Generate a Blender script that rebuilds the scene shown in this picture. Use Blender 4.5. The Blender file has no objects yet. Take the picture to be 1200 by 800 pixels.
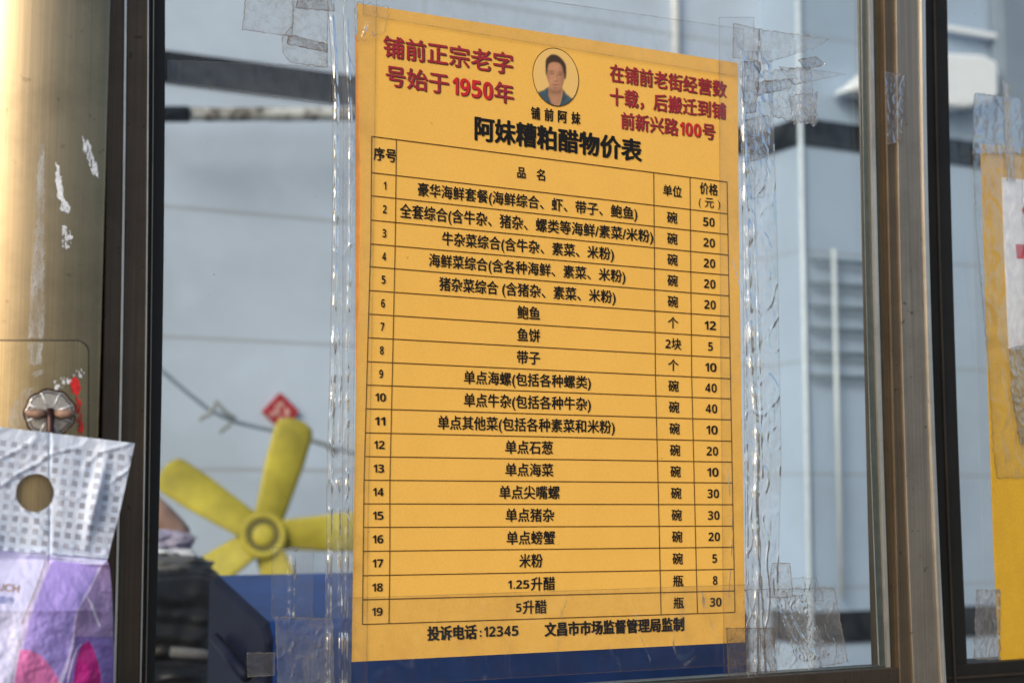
import bpy, bmesh, math, random
from mathutils import Vector, Matrix, noise
random.seed(7)
S = bpy.context.scene
COL = S.collection
R = math.radians

# ------------------------------------------------------------------ camera
FPX = 1800.0                                   # focal length in pixels of a 1200 px wide frame
PITCH = math.atan(188 / FPX)
YAW = math.atan(FPX / math.cos(PITCH) / 3550)
DIST = 1.025
FW = Vector((math.sin(YAW) * math.cos(PITCH), math.cos(YAW) * math.cos(PITCH), math.sin(PITCH)))
RT = Vector((math.cos(YAW), -math.sin(YAW), 0))
UP = RT.cross(FW)
TARGET = Vector((0, 0, 1.62))
CAM = TARGET - FW * DIST
cd = bpy.data.cameras.new('camera'); cam = bpy.data.objects.new('camera', cd); COL.objects.link(cam)
cam.location = CAM
cam.rotation_euler = Matrix((RT, UP, -FW)).transposed().to_euler()
cd.sensor_width = 36; cd.lens = FPX / 1200 * 36; cd.clip_start = .02; cd.clip_end = 500
cd.dof.use_dof = True; cd.dof.focus_distance = DIST; cd.dof.aperture_fstop = 8.0
S.camera = cam

def at(px, py, y):
    """point of the vertical plane at depth y that a photograph pixel looks at"""
    d = FW * FPX + RT * (px - 600) - UP * (py - 400)
    return CAM + d * ((y - CAM.y) / d.y)
def proj(p):
    v = Vector(p) - CAM; k = FPX / v.dot(FW)
    return 600 + v.dot(RT) * k, 400 - v.dot(UP) * k

# ------------------------------------------------------------------ light
SUN_EL, SUN_AZ = R(28), R(236)                 # azimuth clockwise from +Y: front left of the window
SD = Vector((math.sin(SUN_AZ) * math.cos(SUN_EL), math.cos(SUN_AZ) * math.cos(SUN_EL), math.sin(SUN_EL)))
W = bpy.data.worlds.new('World'); S.world = W; W.use_nodes = True
wn = W.node_tree.nodes; sky = wn.new('ShaderNodeTexSky'); sky.sky_type = 'NISHITA'; sky.sun_disc = False
sky.sun_elevation = SUN_EL; sky.sun_rotation = SUN_AZ; sky.air_density = 1.0; sky.dust_density = 3.5
W.node_tree.links.new(sky.outputs[0], wn['Background'].inputs[0]); wn['Background'].inputs[1].default_value = .135
sl = bpy.data.lights.new('sun', 'SUN'); sun = bpy.data.objects.new('sun', sl); COL.objects.link(sun)
sl.energy = 1.5; sl.angle = R(22); sl.color = (1, .93, .82)
sun.rotation_euler = SD.to_track_quat('Z', 'Y').to_euler(); sun.location = (-3, -3, 6)
S.view_settings.view_transform = 'Standard'; S.view_settings.look = 'None'
S.view_settings.gamma = 1; S.view_settings.exposure = 0.27
S.render.engine = 'CYCLES'
S.cycles.transparent_max_bounces = 32; S.cycles.max_bounces = 10; S.cycles.use_denoising = True
S.cycles.sample_clamp_indirect = 6; S.cycles.caustics_reflective = False; S.cycles.caustics_refractive = False

# ------------------------------------------------------------------ helpers
def tag(o, label=None, cat=None, group=None, kind=None):
    if label: o['label'] = label
    if cat: o['category'] = cat
    if group: o['group'] = group
    if kind: o['kind'] = kind
    return o
def thing(name, loc, label, cat, group=None):
    o = bpy.data.objects.new(name, None); COL.objects.link(o); o.location = loc; o.empty_display_size = .05
    return tag(o, label, cat, group)
class MB:
    def __init__(s): s.v, s.f, s.m, s.uv = [], [], [], []
    def add(s, vs, fs, m=0, uvs=None):
        b = len(s.v); s.v += [tuple(p) for p in vs]
        for f in fs:
            s.f.append([b + i for i in f]); s.m.append(m)
            s.uv.append([uvs[i] for i in f] if uvs else [(0, 0)] * len(f))
    def box(s, a, b, m=0):
        x0, y0, z0 = a; x1, y1, z1 = b
        s.add([(x0,y0,z0),(x1,y0,z0),(x1,y1,z0),(x0,y1,z0),(x0,y0,z1),(x1,y0,z1),(x1,y1,z1),(x0,y1,z1)],
              [(0,3,2,1),(4,5,6,7),(0,1,5,4),(1,2,6,5),(2,3,7,6),(3,0,4,7)], m)
    def slab(s, poly, yf, yb, m=0):
        fr = [at(x, y, yf) for x, y in poly]; n = len(fr)
        bk = [Vector((p.x, yb, p.z)) for p in fr]
        fs = [list(range(n))[::-1], list(range(n, 2 * n))] + [(i, (i + 1) % n, n + (i + 1) % n, n + i) for i in range(n)]
        s.add(fr + bk, fs, m)
    def tube(s, pts, r, n=8, m=0):
        pts = [Vector(p) for p in pts]; vs = []; rs = r if isinstance(r, (list, tuple)) else [r] * len(pts)
        for i, p in enumerate(pts):
            t = (pts[min(i + 1, len(pts) - 1)] - pts[max(i - 1, 0)]).normalized()
            a = t.cross(Vector((.3, .2, 1)).normalized()).normalized(); b = t.cross(a)
            vs += [p + (a * math.cos(k * 2 * math.pi / n) + b * math.sin(k * 2 * math.pi / n)) * rs[i] for k in range(n)]
        fs = [(i * n + k, i * n + (k + 1) % n, (i + 1) * n + (k + 1) % n, (i + 1) * n + k) for i in range(len(pts) - 1) for k in range(n)]
        fs += [list(range(n))[::-1], [(len(pts) - 1) * n + k for k in range(n)]]
        s.add(vs, fs, m)
    def lathe(s, prof, n=40, m=0):
        """profile of (radius, y): turned about the local y axis"""
        vs = [(r * math.cos(k * 2 * math.pi / n), y, r * math.sin(k * 2 * math.pi / n)) for r, y in prof for k in range(n)]
        fs = [(i * n + k, i * n + (k + 1) % n, (i + 1) * n + (k + 1) % n, (i + 1) * n + k) for i in range(len(prof) - 1) for k in range(n)]
        fs += [list(range(n)), [(len(prof) - 1) * n + k for k in range(n)][::-1]]
        s.add(vs, fs, m)
    def grid(s, fn, nu, nv, m=0):
        vs, uv = [], []
        for j in range(nv + 1):
            for i in range(nu + 1):
                vs.append(fn(i / nu, j / nv)); uv.append((i / nu, j / nv))
        w = nu + 1
        fs = [(j * w + i, j * w + i + 1, (j + 1) * w + i + 1, (j + 1) * w + i) for j in range(nv) for i in range(nu)]
        s.add(vs, fs, m, uv)
    def build(s, name, mats, parent=None, smooth=False, local=False):
        me = bpy.data.meshes.new(name); o = bpy.data.objects.new(name, me)
        off = Vector((0, 0, 0))
        if parent and not local:
            p = parent
            while p: off += p.location; p = p.parent
        me.from_pydata([tuple(Vector(v) - off) for v in s.v], [], s.f)
        ul = me.uv_layers.new(name='UVMap')
        k = 0
        for fu in s.uv:
            for u in fu: ul.data[k].uv = u; k += 1
        for mt in (mats if isinstance(mats, (list, tuple)) else [mats]): me.materials.append(mt)
        me.polygons.foreach_set('material_index', s.m)
        if smooth: me.polygons.foreach_set('use_smooth', [True] * len(s.f))
        me.update(); COL.objects.link(o)
        if parent: o.parent = parent
        return o
def bevel(o, w, seg=2):
    b = o.modifiers.new('bevel', 'BEVEL'); b.width = w; b.segments = seg; b.limit_method = 'ANGLE'; b.angle_limit = R(35)
    return o
def lerp(a, b, t): return a + (b - a) * t
def pl(tab, t):
    """piecewise linear table lookup"""
    if t <= tab[0][0]: a, b = tab[0], tab[1]
    elif t >= tab[-1][0]: a, b = tab[-2], tab[-1]
    else:
        for a, b in zip(tab, tab[1:]):
            if a[0] <= t <= b[0]: break
    return lerp(a[1], b[1], (t - a[0]) / (b[0] - a[0]))
def sp(tab, t):
    """smooth (quadratic) lookup through three samples"""
    (a, x), (b, y), (c, z) = tab
    return x * (t - b) * (t - c) / ((a - b) * (a - c)) + y * (t - a) * (t - c) / ((b - a) * (b - c)) + z * (t - a) * (t - b) / ((c - a) * (c - b))
def inside(poly, x, y):
    c = False; n = len(poly)
    for i in range(n):
        (x1, y1), (x2, y2) = poly[i], poly[i - 1]
        if (y1 > y) != (y2 > y) and x < (x2 - x1) * (y - y1) / (y2 - y1) + x1: c = not c
    return c
def N(x, y, z=0): return noise.noise(Vector((x, y, z)))

# ------------------------------------------------------------------ materials
class NT:
    def __init__(s, name):
        s.m = bpy.data.materials.new(name); s.m.use_nodes = True; s.t = s.m.node_tree; s.n = s.t.nodes
        s.b = s.n['Principled BSDF']; s.out = s.n['Material Output']
    def new(s, typ, **kw):
        n = s.n.new('ShaderNode' + typ)
        for k, v in kw.items(): setattr(n, k, v)
        return n
    def link(s, a, b): s.t.links.new(a, b)
    def set(s, node, sock, val):
        i = node.inputs[sock]
        if hasattr(val, 'is_output'): s.link(val, i)
        else: i.default_value = val
    def math(s, op, a, b=0.0, clamp=False):
        n = s.new('Math', operation=op, use_clamp=clamp); s.set(n, 0, a); s.set(n, 1, b); return n.outputs[0]
    def coord(s, kind='Object', scale=(1, 1, 1)):
        c = s.new('TexCoord'); mp = s.new('Mapping'); s.link(c.outputs[kind], mp.inputs[0]); mp.inputs['Scale'].default_value = scale
        return mp.outputs[0]
    def noise(s, scale, detail=4, rough=.6, vec=None, kind='Object', vscale=(1, 1, 1), dist=0.0):
        n = s.new('TexNoise'); s.link(vec or s.coord(kind, vscale), n.inputs['Vector'])
        n.inputs['Scale'].default_value = scale; n.inputs['Detail'].default_value = detail
        n.inputs['Roughness'].default_value = rough; n.inputs['Distortion'].default_value = dist
        return n.outputs[0]
    def ramp(s, fac, stops):
        r = s.new('ValToRGB'); s.link(fac, r.inputs[0]); e = r.color_ramp.elements
        while len(e) < len(stops): e.new(.5)
        for el, (p, c) in zip(e, stops): el.position = p; el.color = (*c, 1) if not isinstance(c, (int, float)) else (c, c, c, 1)
        return r.outputs[0]
    def mix(s, fac, a, b):
        n = s.new('Mix', data_type='RGBA'); s.set(n, 0, fac)
        s.set(n, 6, a if hasattr(a, 'is_output') else (*a, 1)); s.set(n, 7, b if hasattr(b, 'is_output') else (*b, 1)); return n.outputs[2]
    def bump(s, h, strength=.3, dist=.001, normal=None):
        n = s.new('Bump'); s.link(h, n.inputs['Height']); n.inputs['Strength'].default_value = strength; n.inputs['Distance'].default_value = dist
        if normal: s.link(normal, n.inputs['Normal'])
        return n.outputs[0]
    def p(s, **kw):
        for k, v in kw.items(): s.set(s.b, k.replace('_', ' '), (*v, 1) if isinstance(v, tuple) else v)
        return s.m
    def shade(s, a, b, fac):
        n = s.new('MixShader'); s.set(n, 0, fac); s.link(a, n.inputs[1]); s.link(b, n.inputs[2]); return n.outputs[0]
def plain(name, col, rough=.5, metal=0.0, var=.12, scale=60, spec=.5):
    t = NT(name); f = t.noise(scale)
    c = t.mix(t.ramp(f, [(.3, 0), (.7, 1)]), tuple(x * (1 - var) for x in col), tuple(min(1, x * (1 + var)) for x in col))
    t.p(Base_Color=c, Roughness=rough, Metallic=metal); t.set(t.b, 'Specular IOR Level', spec); return t.m
def brushed(name, col, rough=.3, metal=1.0, spots=.5, streak=.25):
    t = NT(name)
    f = t.noise(1.0, 3, .7, vscale=(900, 900, 6)); g = t.noise(14, 5, .7); h = t.noise(170, 2, .5)
    c = t.mix(t.ramp(f, [(.25, 0), (.75, 1)]), tuple(x * (1 - streak) for x in col), tuple(min(1, x * (1 + streak)) for x in col))
    c = t.mix(t.math('MULTIPLY', t.ramp(g, [(.45, 0), (.7, 1)]), .55), c, tuple(x * .5 for x in col))
    dirt = t.math('MULTIPLY', t.ramp(h, [(.70, 0), (.74, 1)]), spots)
    c = t.mix(dirt, c, (.02, .015, .012))
    t.p(Base_Color=c, Metallic=metal, Roughness=t.math('ADD', t.math('MULTIPLY', f, .18), rough))
    t.set(t.b, 'Normal', t.bump(f, .12, .0004)); return t.m
def tape_mat(name, film=.97, haze=.04, dirt=.2, gloss=.02, dcol=(.23, .20, .17), scale=60, edge=.5, bump=.3, hcol=(.62, .64, .68), refl=.7, fine=0.0):
    """clear film: lets the view through, mirrors a little, grey where grime sits in it; UV.x holds the distance to the edge in pixels"""
    t = NT(name); uv = t.coord('UV'); sx = t.new('SeparateXYZ'); t.link(uv, sx.inputs[0])
    e = t.math('DIVIDE', sx.outputs[0], 10.0)
    n1 = t.noise(scale, 6, .7, dist=.35); n2 = t.noise(scale * 7, 4, .7); n3 = t.noise(scale * .35, 4, .65, dist=.8)
    em = t.math('MULTIPLY', t.ramp(e, [(0, 1), (.09, .75), (.16, .12), (.6, 0)]), edge)
    em = t.math('MULTIPLY', em, t.ramp(n1, [(.3, .35), (.6, 1)]))
    d = t.math('MULTIPLY', t.ramp(n1, [(.46, 0), (.72, 1)]), t.ramp(n3, [(.45, .05), (.68, 1)]))
    d = t.math('ADD', t.math('MULTIPLY', d, dirt), em)
    d = t.math('ADD', d, t.math('MULTIPLY', t.ramp(n2, [(.64, 0), (.74, 1)]), dirt * .5), True)
    tr = t.new('BsdfTransparent'); tr.inputs[0].default_value = (film, film, film, 1)
    gl = t.new('BsdfGlossy'); gl.inputs['Roughness'].default_value = .17; gl.inputs[0].default_value = (1, 1, 1, 1)
    df = t.new('BsdfDiffuse'); t.set(df, 0, t.mix(n2, tuple(x * .5 for x in dcol), dcol))
    wh = t.new('BsdfDiffuse'); wh.inputs[0].default_value = (*hcol, 1)
    bp = t.bump(n1, bump, .0015); t.link(bp, gl.inputs['Normal'])
    fr = t.new('Fresnel'); fr.inputs[0].default_value = 1.4; t.link(bp, fr.inputs['Normal'])
    hz = t.math('MULTIPLY', t.ramp(n3, [(.35, .2), (.7, 1)]), haze)
    if fine: d = t.math('ADD', d, t.math('MULTIPLY', t.ramp(t.noise(scale * 3, 5, .75, dist=.6), [(.44, 0), (.62, 1)]), fine), True)
    a = t.shade(tr.outputs[0], wh.outputs[0], hz)
    a = t.shade(a, df.outputs[0], d)
    a = t.shade(a, gl.outputs[0], t.math('ADD', t.math('MULTIPLY', fr.outputs[0], refl), gloss, True))
    t.link(a, t.out.inputs[0]); return t.m
def glass_mat(name, tint=(.93, .96, .96), dust=.009, seed=0.0):
    t = NT(name)
    tr = t.new('BsdfTransparent'); tr.inputs[0].default_value = (*tint, 1)
    gl = t.new('BsdfGlossy'); gl.inputs['Roughness'].default_value = .02
    df = t.new('BsdfDiffuse'); df.inputs[0].default_value = (.55, .57, .6, 1)
    dk = t.new('BsdfDiffuse'); dk.inputs[0].default_value = (.05, .045, .04, 1)
    n3 = t.noise(5, 4, .7, vscale=(1, 1, .6)); n2 = t.noise(420, 2, .5); n4 = t.noise(9, 3, .6); n5 = t.noise(900, 1, .5)
    hz = t.math('MULTIPLY', t.ramp(n3, [(.40, .1), (.70, 1)]), dust)
    hz = t.math('ADD', hz, t.math('MULTIPLY', t.ramp(n5, [(.70, 0), (.75, 1)]), .02))
    sp_ = t.math('MULTIPLY', t.ramp(n2, [(.765, 0), (.80, 1)]), t.ramp(n4, [(.42, 0), (.6, 1)]))
    fr = t.new('Fresnel'); fr.inputs[0].default_value = 1.5
    a = t.shade(tr.outputs[0], df.outputs[0], hz)
    a = t.shade(a, dk.outputs[0], t.math('MULTIPLY', sp_, .8))
    a = t.shade(a, gl.outputs[0], t.math('MULTIPLY', fr.outputs[0], .14))
    t.link(a, t.out.inputs[0]); return t.m

def paper_mat(name, col, dark, rough=.55):
    t = NT(name)
    f = t.noise(35, 5, .65); g = t.noise(700, 3, .7); h = t.noise(9, 4, .6); k = t.noise(240, 2, .5)
    c = t.mix(t.math('MULTIPLY', t.ramp(g, [(.35, 0), (.65, 1)]), .55), col, dark)
    c = t.mix(t.math('MULTIPLY', t.ramp(f, [(.45, 0), (.8, 1)]), .35), c, dark)
    c = t.mix(t.math('MULTIPLY', t.ramp(h, [(.45, 0), (.75, 1)]), .25), c, dark)
    c = t.mix(t.math('MULTIPLY', t.ramp(k, [(.76, 0), (.80, 1)]), .5), c, tuple(x * .4 for x in dark))
    t.p(Base_Color=c, Roughness=rough); t.set(t.b, 'Normal', t.bump(t.math('ADD', t.math('ADD', f, t.math('MULTIPLY', t.noise(7, 2, .5, vscale=(1, 1, .5)), 7.0)), t.math('MULTIPLY', g, .3)), .2, .0012)); t.set(t.b, 'Specular IOR Level', .35)
    return t.m
M = {}
M['paper'] = paper_mat('yellow printed paper', (.85, .495, .10), (.75, .41, .072))
M['paper_edge'] = plain('orange backing paper', (.90, .36, .05), .4)
M['ink'] = plain('black ink', (.012, .011, .012), .7, spec=.15)
M['ink_line'] = plain('brown black ink', (.10, .05, .012), .7, spec=.15)
M['ink_red'] = plain('dark red ink', (.30, .014, .022), .45, scale=400, var=.3)
M['ink_bright'] = plain('bright red ink', (.52, .010, .014), .45)
M['ink_shadow'] = plain('dark brown ink', (.035, .012, .010), .5)
M['skin_print'] = plain('printed skin', (.50, .235, .13), .5, scale=260, var=.32)
M['skin_shade'] = plain('printed skin in darker ink', (.36, .15, .085), .5, scale=500, var=.25)
M['skin_dark'] = plain('printed skin detail', (.20, .075, .045), .5)
M['lip_print'] = plain('printed lips', (.33, .08, .07), .5)
M['hair_print'] = plain('printed hair', (.02, .011, .010), .5)
M['shirt_print'] = plain('printed shirt', (.012, .060, .105), .5, scale=500, var=.35)
M['glass'] = glass_mat('window glass')
M['glass_side'] = glass_mat('side window glass', (.95, .975, .975), .02)
M['bronze'] = brushed('bronze anodised aluminium', (.105, .080, .060), .38, .85)
M['bronze_grey'] = brushed('grey bronze aluminium', (.33, .29, .24), .36, .85)
M['bronze_tan'] = brushed('worn tan aluminium', (.155, .118, .080), .36, .8)
M['bronze_dark'] = brushed('dark bronze aluminium', (.022, .020, .017), .45, .5, .2)  # the recessed right stile's shadow is put into this dark tone
M['gasket'] = plain('dark green rubber gasket', (.035, .045, .042), .38, 0, .3, 120)
M['black_gap'] = plain('black rubber seal', (.006, .005, .005), .6)
M['worn_glint'] = brushed('bare worn aluminium edge and glint', (.70, .68, .63), .30, .9, .1)  # edge wear and the light the edges catch share this pale colour
M['column'] = brushed('bronze column metal', (.34, .265, .165), .22, 1.0, .25, .12)
M['plate'] = brushed('bronze plate metal', (.40, .315, .19), .20, 1.0, .4, .16)
M['groove'] = plain('dark groove', (.02, .014, .01), .6)
M['film_white'] = plain('whitish film residue', (.70, .72, .74), .35, 0, .25, 300)
t = NT('whitish film residue'); f = t.noise(260, 4, .7, vscale=(1, 1, .25)); tr = t.new('BsdfTransparent')
t.p(Base_Color=(.62, .64, .66), Roughness=.35); t.link(t.shade(tr.outputs[0], t.b.outputs[0], t.ramp(f, [(.38, .04), (.68, .55)])), t.out.inputs[0]); M['film_white'] = t.m
M['scrape'] = plain('silver scrape', (.72, .74, .80), .3, .3, .3, 500)
M['red_paint'] = plain('red paint', (.55, .02, .018), .4, 0, .35, 300)
M['rust'] = plain('rusty steel', (.26, .16, .115), .6, .1, .5, 300)
M['dark_steel'] = plain('dark brown steel', (.045, .018, .016), .35, .5, .3, 200)

def tile_mat(name, col, grout, pitch, off=(0, 0), stain=.15):
    t = NT(name); c = t.new('TexCoord'); sx = t.new('SeparateXYZ'); t.link(c.outputs['Object'], sx.inputs[0])
    def line(o, p, of, w):
        a = t.math('FRACT', t.math('DIVIDE', t.math('ADD', o, of + 50 * p), p)); a = t.math('ABSOLUTE', t.math('SUBTRACT', a, .5))
        return t.math('GREATER_THAN', a, .5 - w / p)
    g = line(sx.outputs[2], pitch[1], off[1], .004)
    if pitch[0]: g = t.math('MAXIMUM', g, line(t.math('ADD', sx.outputs[0], sx.outputs[1]), pitch[0], off[0], .003))
    n = t.noise(2.2, 5, .62, dist=.6); k = t.noise(6, 4, .6)
    cc = t.mix(t.math('MULTIPLY', t.ramp(n, [(.42, 0), (.75, 1)]), stain), col, tuple(x * .55 for x in (col[0], col[1] * .97, col[2] * .88)))
    cc = t.mix(t.math('MULTIPLY', t.ramp(k, [(.5, 0), (.8, 1)]), stain), cc, tuple(min(1, x * 1.25) for x in col))
    cc = t.mix(t.math('MULTIPLY', g, .6), cc, grout)
    t.p(Base_Color=cc, Roughness=.35); t.set(t.b, 'Normal', t.bump(t.noise(7, 3), .15, .004)); return t.m
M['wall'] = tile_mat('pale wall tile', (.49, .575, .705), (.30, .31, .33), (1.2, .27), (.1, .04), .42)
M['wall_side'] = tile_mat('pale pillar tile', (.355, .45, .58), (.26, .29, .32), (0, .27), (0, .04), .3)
t = NT('dark border tile'); n_ = t.noise(12, 6, .75)
M['band'] = t.p(Base_Color=t.mix(t.ramp(n_, [(.4, 0), (.75, 1)]), (.005, .007, .011), (.05, .058, .07)), Roughness=.4, Specular_IOR_Level=.2)  # paler bluish blotches carry the glare on the tiles as colour
M['bead'] = plain('pale blue corner bead', (.52, .60, .68), .4)
M['trim_white'] = plain('white corner trim', (.78, .81, .84), .35)
t = NT('mottled pole'); n_ = t.noise(26, 5, .7)
M['pole'] = t.p(Base_Color=t.ramp(n_, [(.36, (.03, .025, .022)), (.46, (.18, .16, .14)), (.56, (.52, .53, .52)), (.75, (.66, .67, .66))]), Roughness=.5)
M['yellow'] = plain('yellow fan plastic', (.34, .29, .028), .65, 0, .36, 12)
M['yellow_dark'] = plain('olive fan slots', (.04, .036, .01), .5)
M['fan_grey'] = plain('grey motor plastic', (.40, .41, .42), .5)
M['red_paper'] = plain('red paper', (.36, .012, .022), .5, 0, .3, 60)
M['gold'] = plain('pale pink gold print', (.62, .36, .33), .5)
M['cable'] = plain('blue grey cable', (.20, .25, .31), .5)
M['wire'] = plain('twisted grey wire', (.23, .25, .24), .5)
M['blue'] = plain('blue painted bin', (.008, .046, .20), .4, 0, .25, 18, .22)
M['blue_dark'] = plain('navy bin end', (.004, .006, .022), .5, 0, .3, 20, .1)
M['black_bag'] = plain('black plastic bag', (.014, .014, .016), .4, 0, .4, 20, .3)
M['grey_bag'] = plain('grey fabric', (.09, .09, .095), .7, 0, .3, 25)
M['lav_cloth'] = plain('lavender cloth', (.34, .31, .42), .8, 0, .2, 25)
M['white_cloth'] = plain('off white cloth', (.62, .64, .68), .7, 0, .15, 25)
M['skin_brown'] = plain('brown card tube', (.30, .19, .15), .6, 0, .2, 30)
M['pavement'] = plain('grey pavement', (.16, .155, .15), .8, 0, .3, 3)
M['notice'] = paper_mat('yellow notice card', (.66, .40, .030), (.44, .24, .02), .5)
M['notice_white'] = plain('crinkled white paper', (.74, .75, .80), .55, 0, .12, 140)
M['fixture'] = plain('white fixture plastic', (.80, .84, .88), .35, 0, .05)
M['reflection'] = plain('pale grey reflection bars', (.11, .15, .19), .4, 0, .1)
M['reflection_white'] = plain('white reflection rod', (.48, .54, .58), .35, 0, .1)
M['tape_clean'] = tape_mat('clear tape', .97, .06, .10, .015, edge=.30, bump=.12, scale=40, refl=1.0, fine=.03)
M['tape_film'] = tape_mat('cloudy clear tape', .96, .15, .16, .012, edge=.30, bump=.12, scale=34, refl=1.0, fine=.05)
M['tape_flat'] = tape_mat('flat clear tape', .98, .03, .30, .004, edge=.6, bump=.05, scale=30, dcol=(.16, .11, .06), refl=.3, fine=.05)
M['tape_poster'] = tape_mat('clear tape over print', .985, .006, .18, .008, edge=.35, bump=.10, scale=30, dcol=(.16, .10, .05), fine=.04)
M['tape_old'] = tape_mat('old grimy tape', .93, .20, .40, .008, edge=.75, bump=.12, scale=75, refl=.55, fine=.22, dcol=(.24, .215, .19))
M['tape_brown'] = tape_mat('brown stained tape', .88, .06, .60, .005, dcol=(.17, .12, .08), edge=.8, bump=.12, scale=60, refl=.45, fine=.35)
M['tape_tan'] = tape_mat('tan masking residue', .85, .40, .35, .01, dcol=(.35, .27, .15), edge=.5, bump=.2, scale=90, hcol=(.60, .53, .38), refl=.4, fine=.2)

# ------------------------------------------------------------------ ground
g = MB(); g.grid(lambda u, v: (lerp(-40, 40, u), lerp(-40, 40, v), 0), 2, 2)
tag(g.build('ground', M['pavement']), kind='structure')

# ------------------------------------------------------------------ room behind the glass
YW, YP = 2.20, 2.05
def zof(px, py, y): return at(px, py, y).z
zb1, zb0 = zof(951, 140, YP), zof(951, 171, YP)
zl1, zl0 = zof(1000, 715, YP), zof(1000, 752, YP)
pilx = at(942, 400, YP).x
wall = thing('tiled_wall', (1, YW, 0), 'pale tiled back wall of the room with a dark tile border across it', 'wall')
b = MB(); b.box((-1.6, YW, 0), (pilx, YW + .15, zof(600, -330, YW))); b.build('wall_face', M['wall'], wall)
b = MB(); b.box((-1.6, YW - .006, zb0), (pilx, YW - .0005, zb1)); b.build('dark_tile_border', M['band'], wall)
xx = at(788.5, 30, YW).x
b = MB(); b.tube([(xx, YW - .012, zb1 + .01), (xx, YW - .012, zof(600, -330, YW))], .011); b.build('vertical_pipe', M['trim_white'], wall, True)
pil = thing('tiled_pillar', (pilx + .5, YP, 0), 'pale tiled pillar with a white corner bead and two dark tile borders', 'pillar')
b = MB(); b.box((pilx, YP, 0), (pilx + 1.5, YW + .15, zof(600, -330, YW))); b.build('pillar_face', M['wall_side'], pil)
for a, c in ((zb0, zb1), (zl0, zl1)):
    b = MB(); b.box((pilx - .006, YP - .006, a), (pilx + 1.5, YW - .008, c)); b.build('dark_tile_border', M['band'], pil)
b = MB(); b.tube([(pilx - .002, YP - .006, 0), (pilx - .002, YP - .006, zof(600, -330, YW))], .0065, 10); b.build('corner_bead', M['bead'], pil, True)
M['cabinet'] = plain('blue grey cabinet board', (.20, .25, .31), .5, 0, .15, 6)
cbx = at(1175, 60, YP - .05).x
cbn = thing('tall_cabinet', (cbx + .3, YP - .03, 0), 'tall blue grey cabinet at the far right behind the yellow notice', 'cabinet')
b = MB(); b.box((cbx, YP - .035, 0), (cbx + .6, YP - .008, 2.9)); bevel(b.build('carcass', M['cabinet'], cbn), .004)
b = MB(); b.box((cbx + .004, YP - .05, .08), (cbx + .59, YP - .0355, 2.88)); bevel(b.build('door', M['cabinet'], cbn), .003)
# bars and rod added in place of a reflection on the glossy tiles
rk = thing('wall_reflection', at(978, 480, YP - .03), 'level bars and a white rod standing in for a reflection on the pillar', 'reflection')
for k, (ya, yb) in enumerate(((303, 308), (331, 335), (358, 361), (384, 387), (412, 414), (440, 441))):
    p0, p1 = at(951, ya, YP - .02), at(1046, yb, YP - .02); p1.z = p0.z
    b = MB(); b.tube([p0, p1], .0055, 8); b.build('reflection_bar', M['reflection'], rk, True)
b = MB(); b.tube([at(977, 292, YP - .03), Vector((at(977, 292, YP - .03).x, YP - .03, zof(980, 700, YP - .03)))], .0060, 8); b.build('reflection_rod', M['reflection_white'], rk, True)
# white rounded fixture
fx = thing('wall_fixture', at(1090, 95, YP - .02), 'bright white rounded fixture on the wall seen behind the window frame', 'fixture')
pts = [(990, 107), (1020, 82), (1060, 66), (1110, 61), (1155, 64), (1171, 72), (1172, 112), (1160, 122), (1130, 127), (1100, 124), (1050, 115), (1010, 109)]
b = MB(); b.slab(pts, YP - .07, YP - .008); bevel(b.build('housing', M['fixture'], fx), .012, 3)
b = MB(); b.slab([(1105, 28), (1172, 40), (1172, 46), (1105, 34)], YP - .03, YP - .008); b.build('top_rail', M['fixture'], fx)
# mottled pole under the dark border
p0, p1 = at(150, 134, 2.08), at(470, 134, 2.08)
po = thing('mottled_pole', (p0 + p1) / 2, 'mottled grey and white pole hanging under the dark tile border', 'pole')
b = MB(); q = [p0.lerp(p1, k / 24) for k in range(25)]
b.tube([v + Vector((0, 0, .002 * N(i * .8, 3))) for i, v in enumerate(q)], [.0145 + .0015 * N(i * .9, 1) for i in range(25)], 12); b.build('shaft', M['pole'], po, True)
b = MB(); e0, e1 = at(150, 134, 2.079), at(221, 134, 2.079)
b.tube([e0, e1], .0165, 12); b.build('end_cap', M['band'], po, True)

# ------------------------------------------------------------------ fan
fc = at(309, 627, 1.86)
fan = thing('wall_fan', fc, 'small yellow five bladed fan with a round slotted hub', 'fan')
fan.rotation_euler = (R(-4), 0, -YAW * .75)
ks = (fc - CAM).length / FPX
RH = 27 * ks
b = MB(); b.lathe([(.001, -.016), (RH * .38, -.016), (RH * .42, -.0145), (RH * .44, -.0125), (RH * .70, -.0125), (RH * .73, -.0150), (RH * .94, -.0150), (RH, -.011), (RH, .02), (RH * .7, .045), (.001, .05)], 44)
b.build('hub', M['yellow'], fan, True, True)
b = MB()
for k in range(16):
    a = k * 2 * math.pi / 16; c, s_ = math.cos(a), math.sin(a)
    vs = []
    for rr, ww in ((.47, .075), (.69, .105)):
        for sg in (-1, 1): vs.append(((rr * c - sg * ww * s_) * RH, -.0132, (rr * s_ + sg * ww * c) * RH))
    b.add(vs, [(0, 1, 3, 2)])
b.build('hub_slots', M['yellow_dark'], fan, False, True)
b = MB(); b.lathe([(RH * .55, .05), (RH * .6, .06), (RH * .6, .13), (RH * .3, .15), (.012, .16), (.012, .30)], 24); b.build('motor', M['fan_grey'], fan, True, True)
LB = 138 * ks
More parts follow.
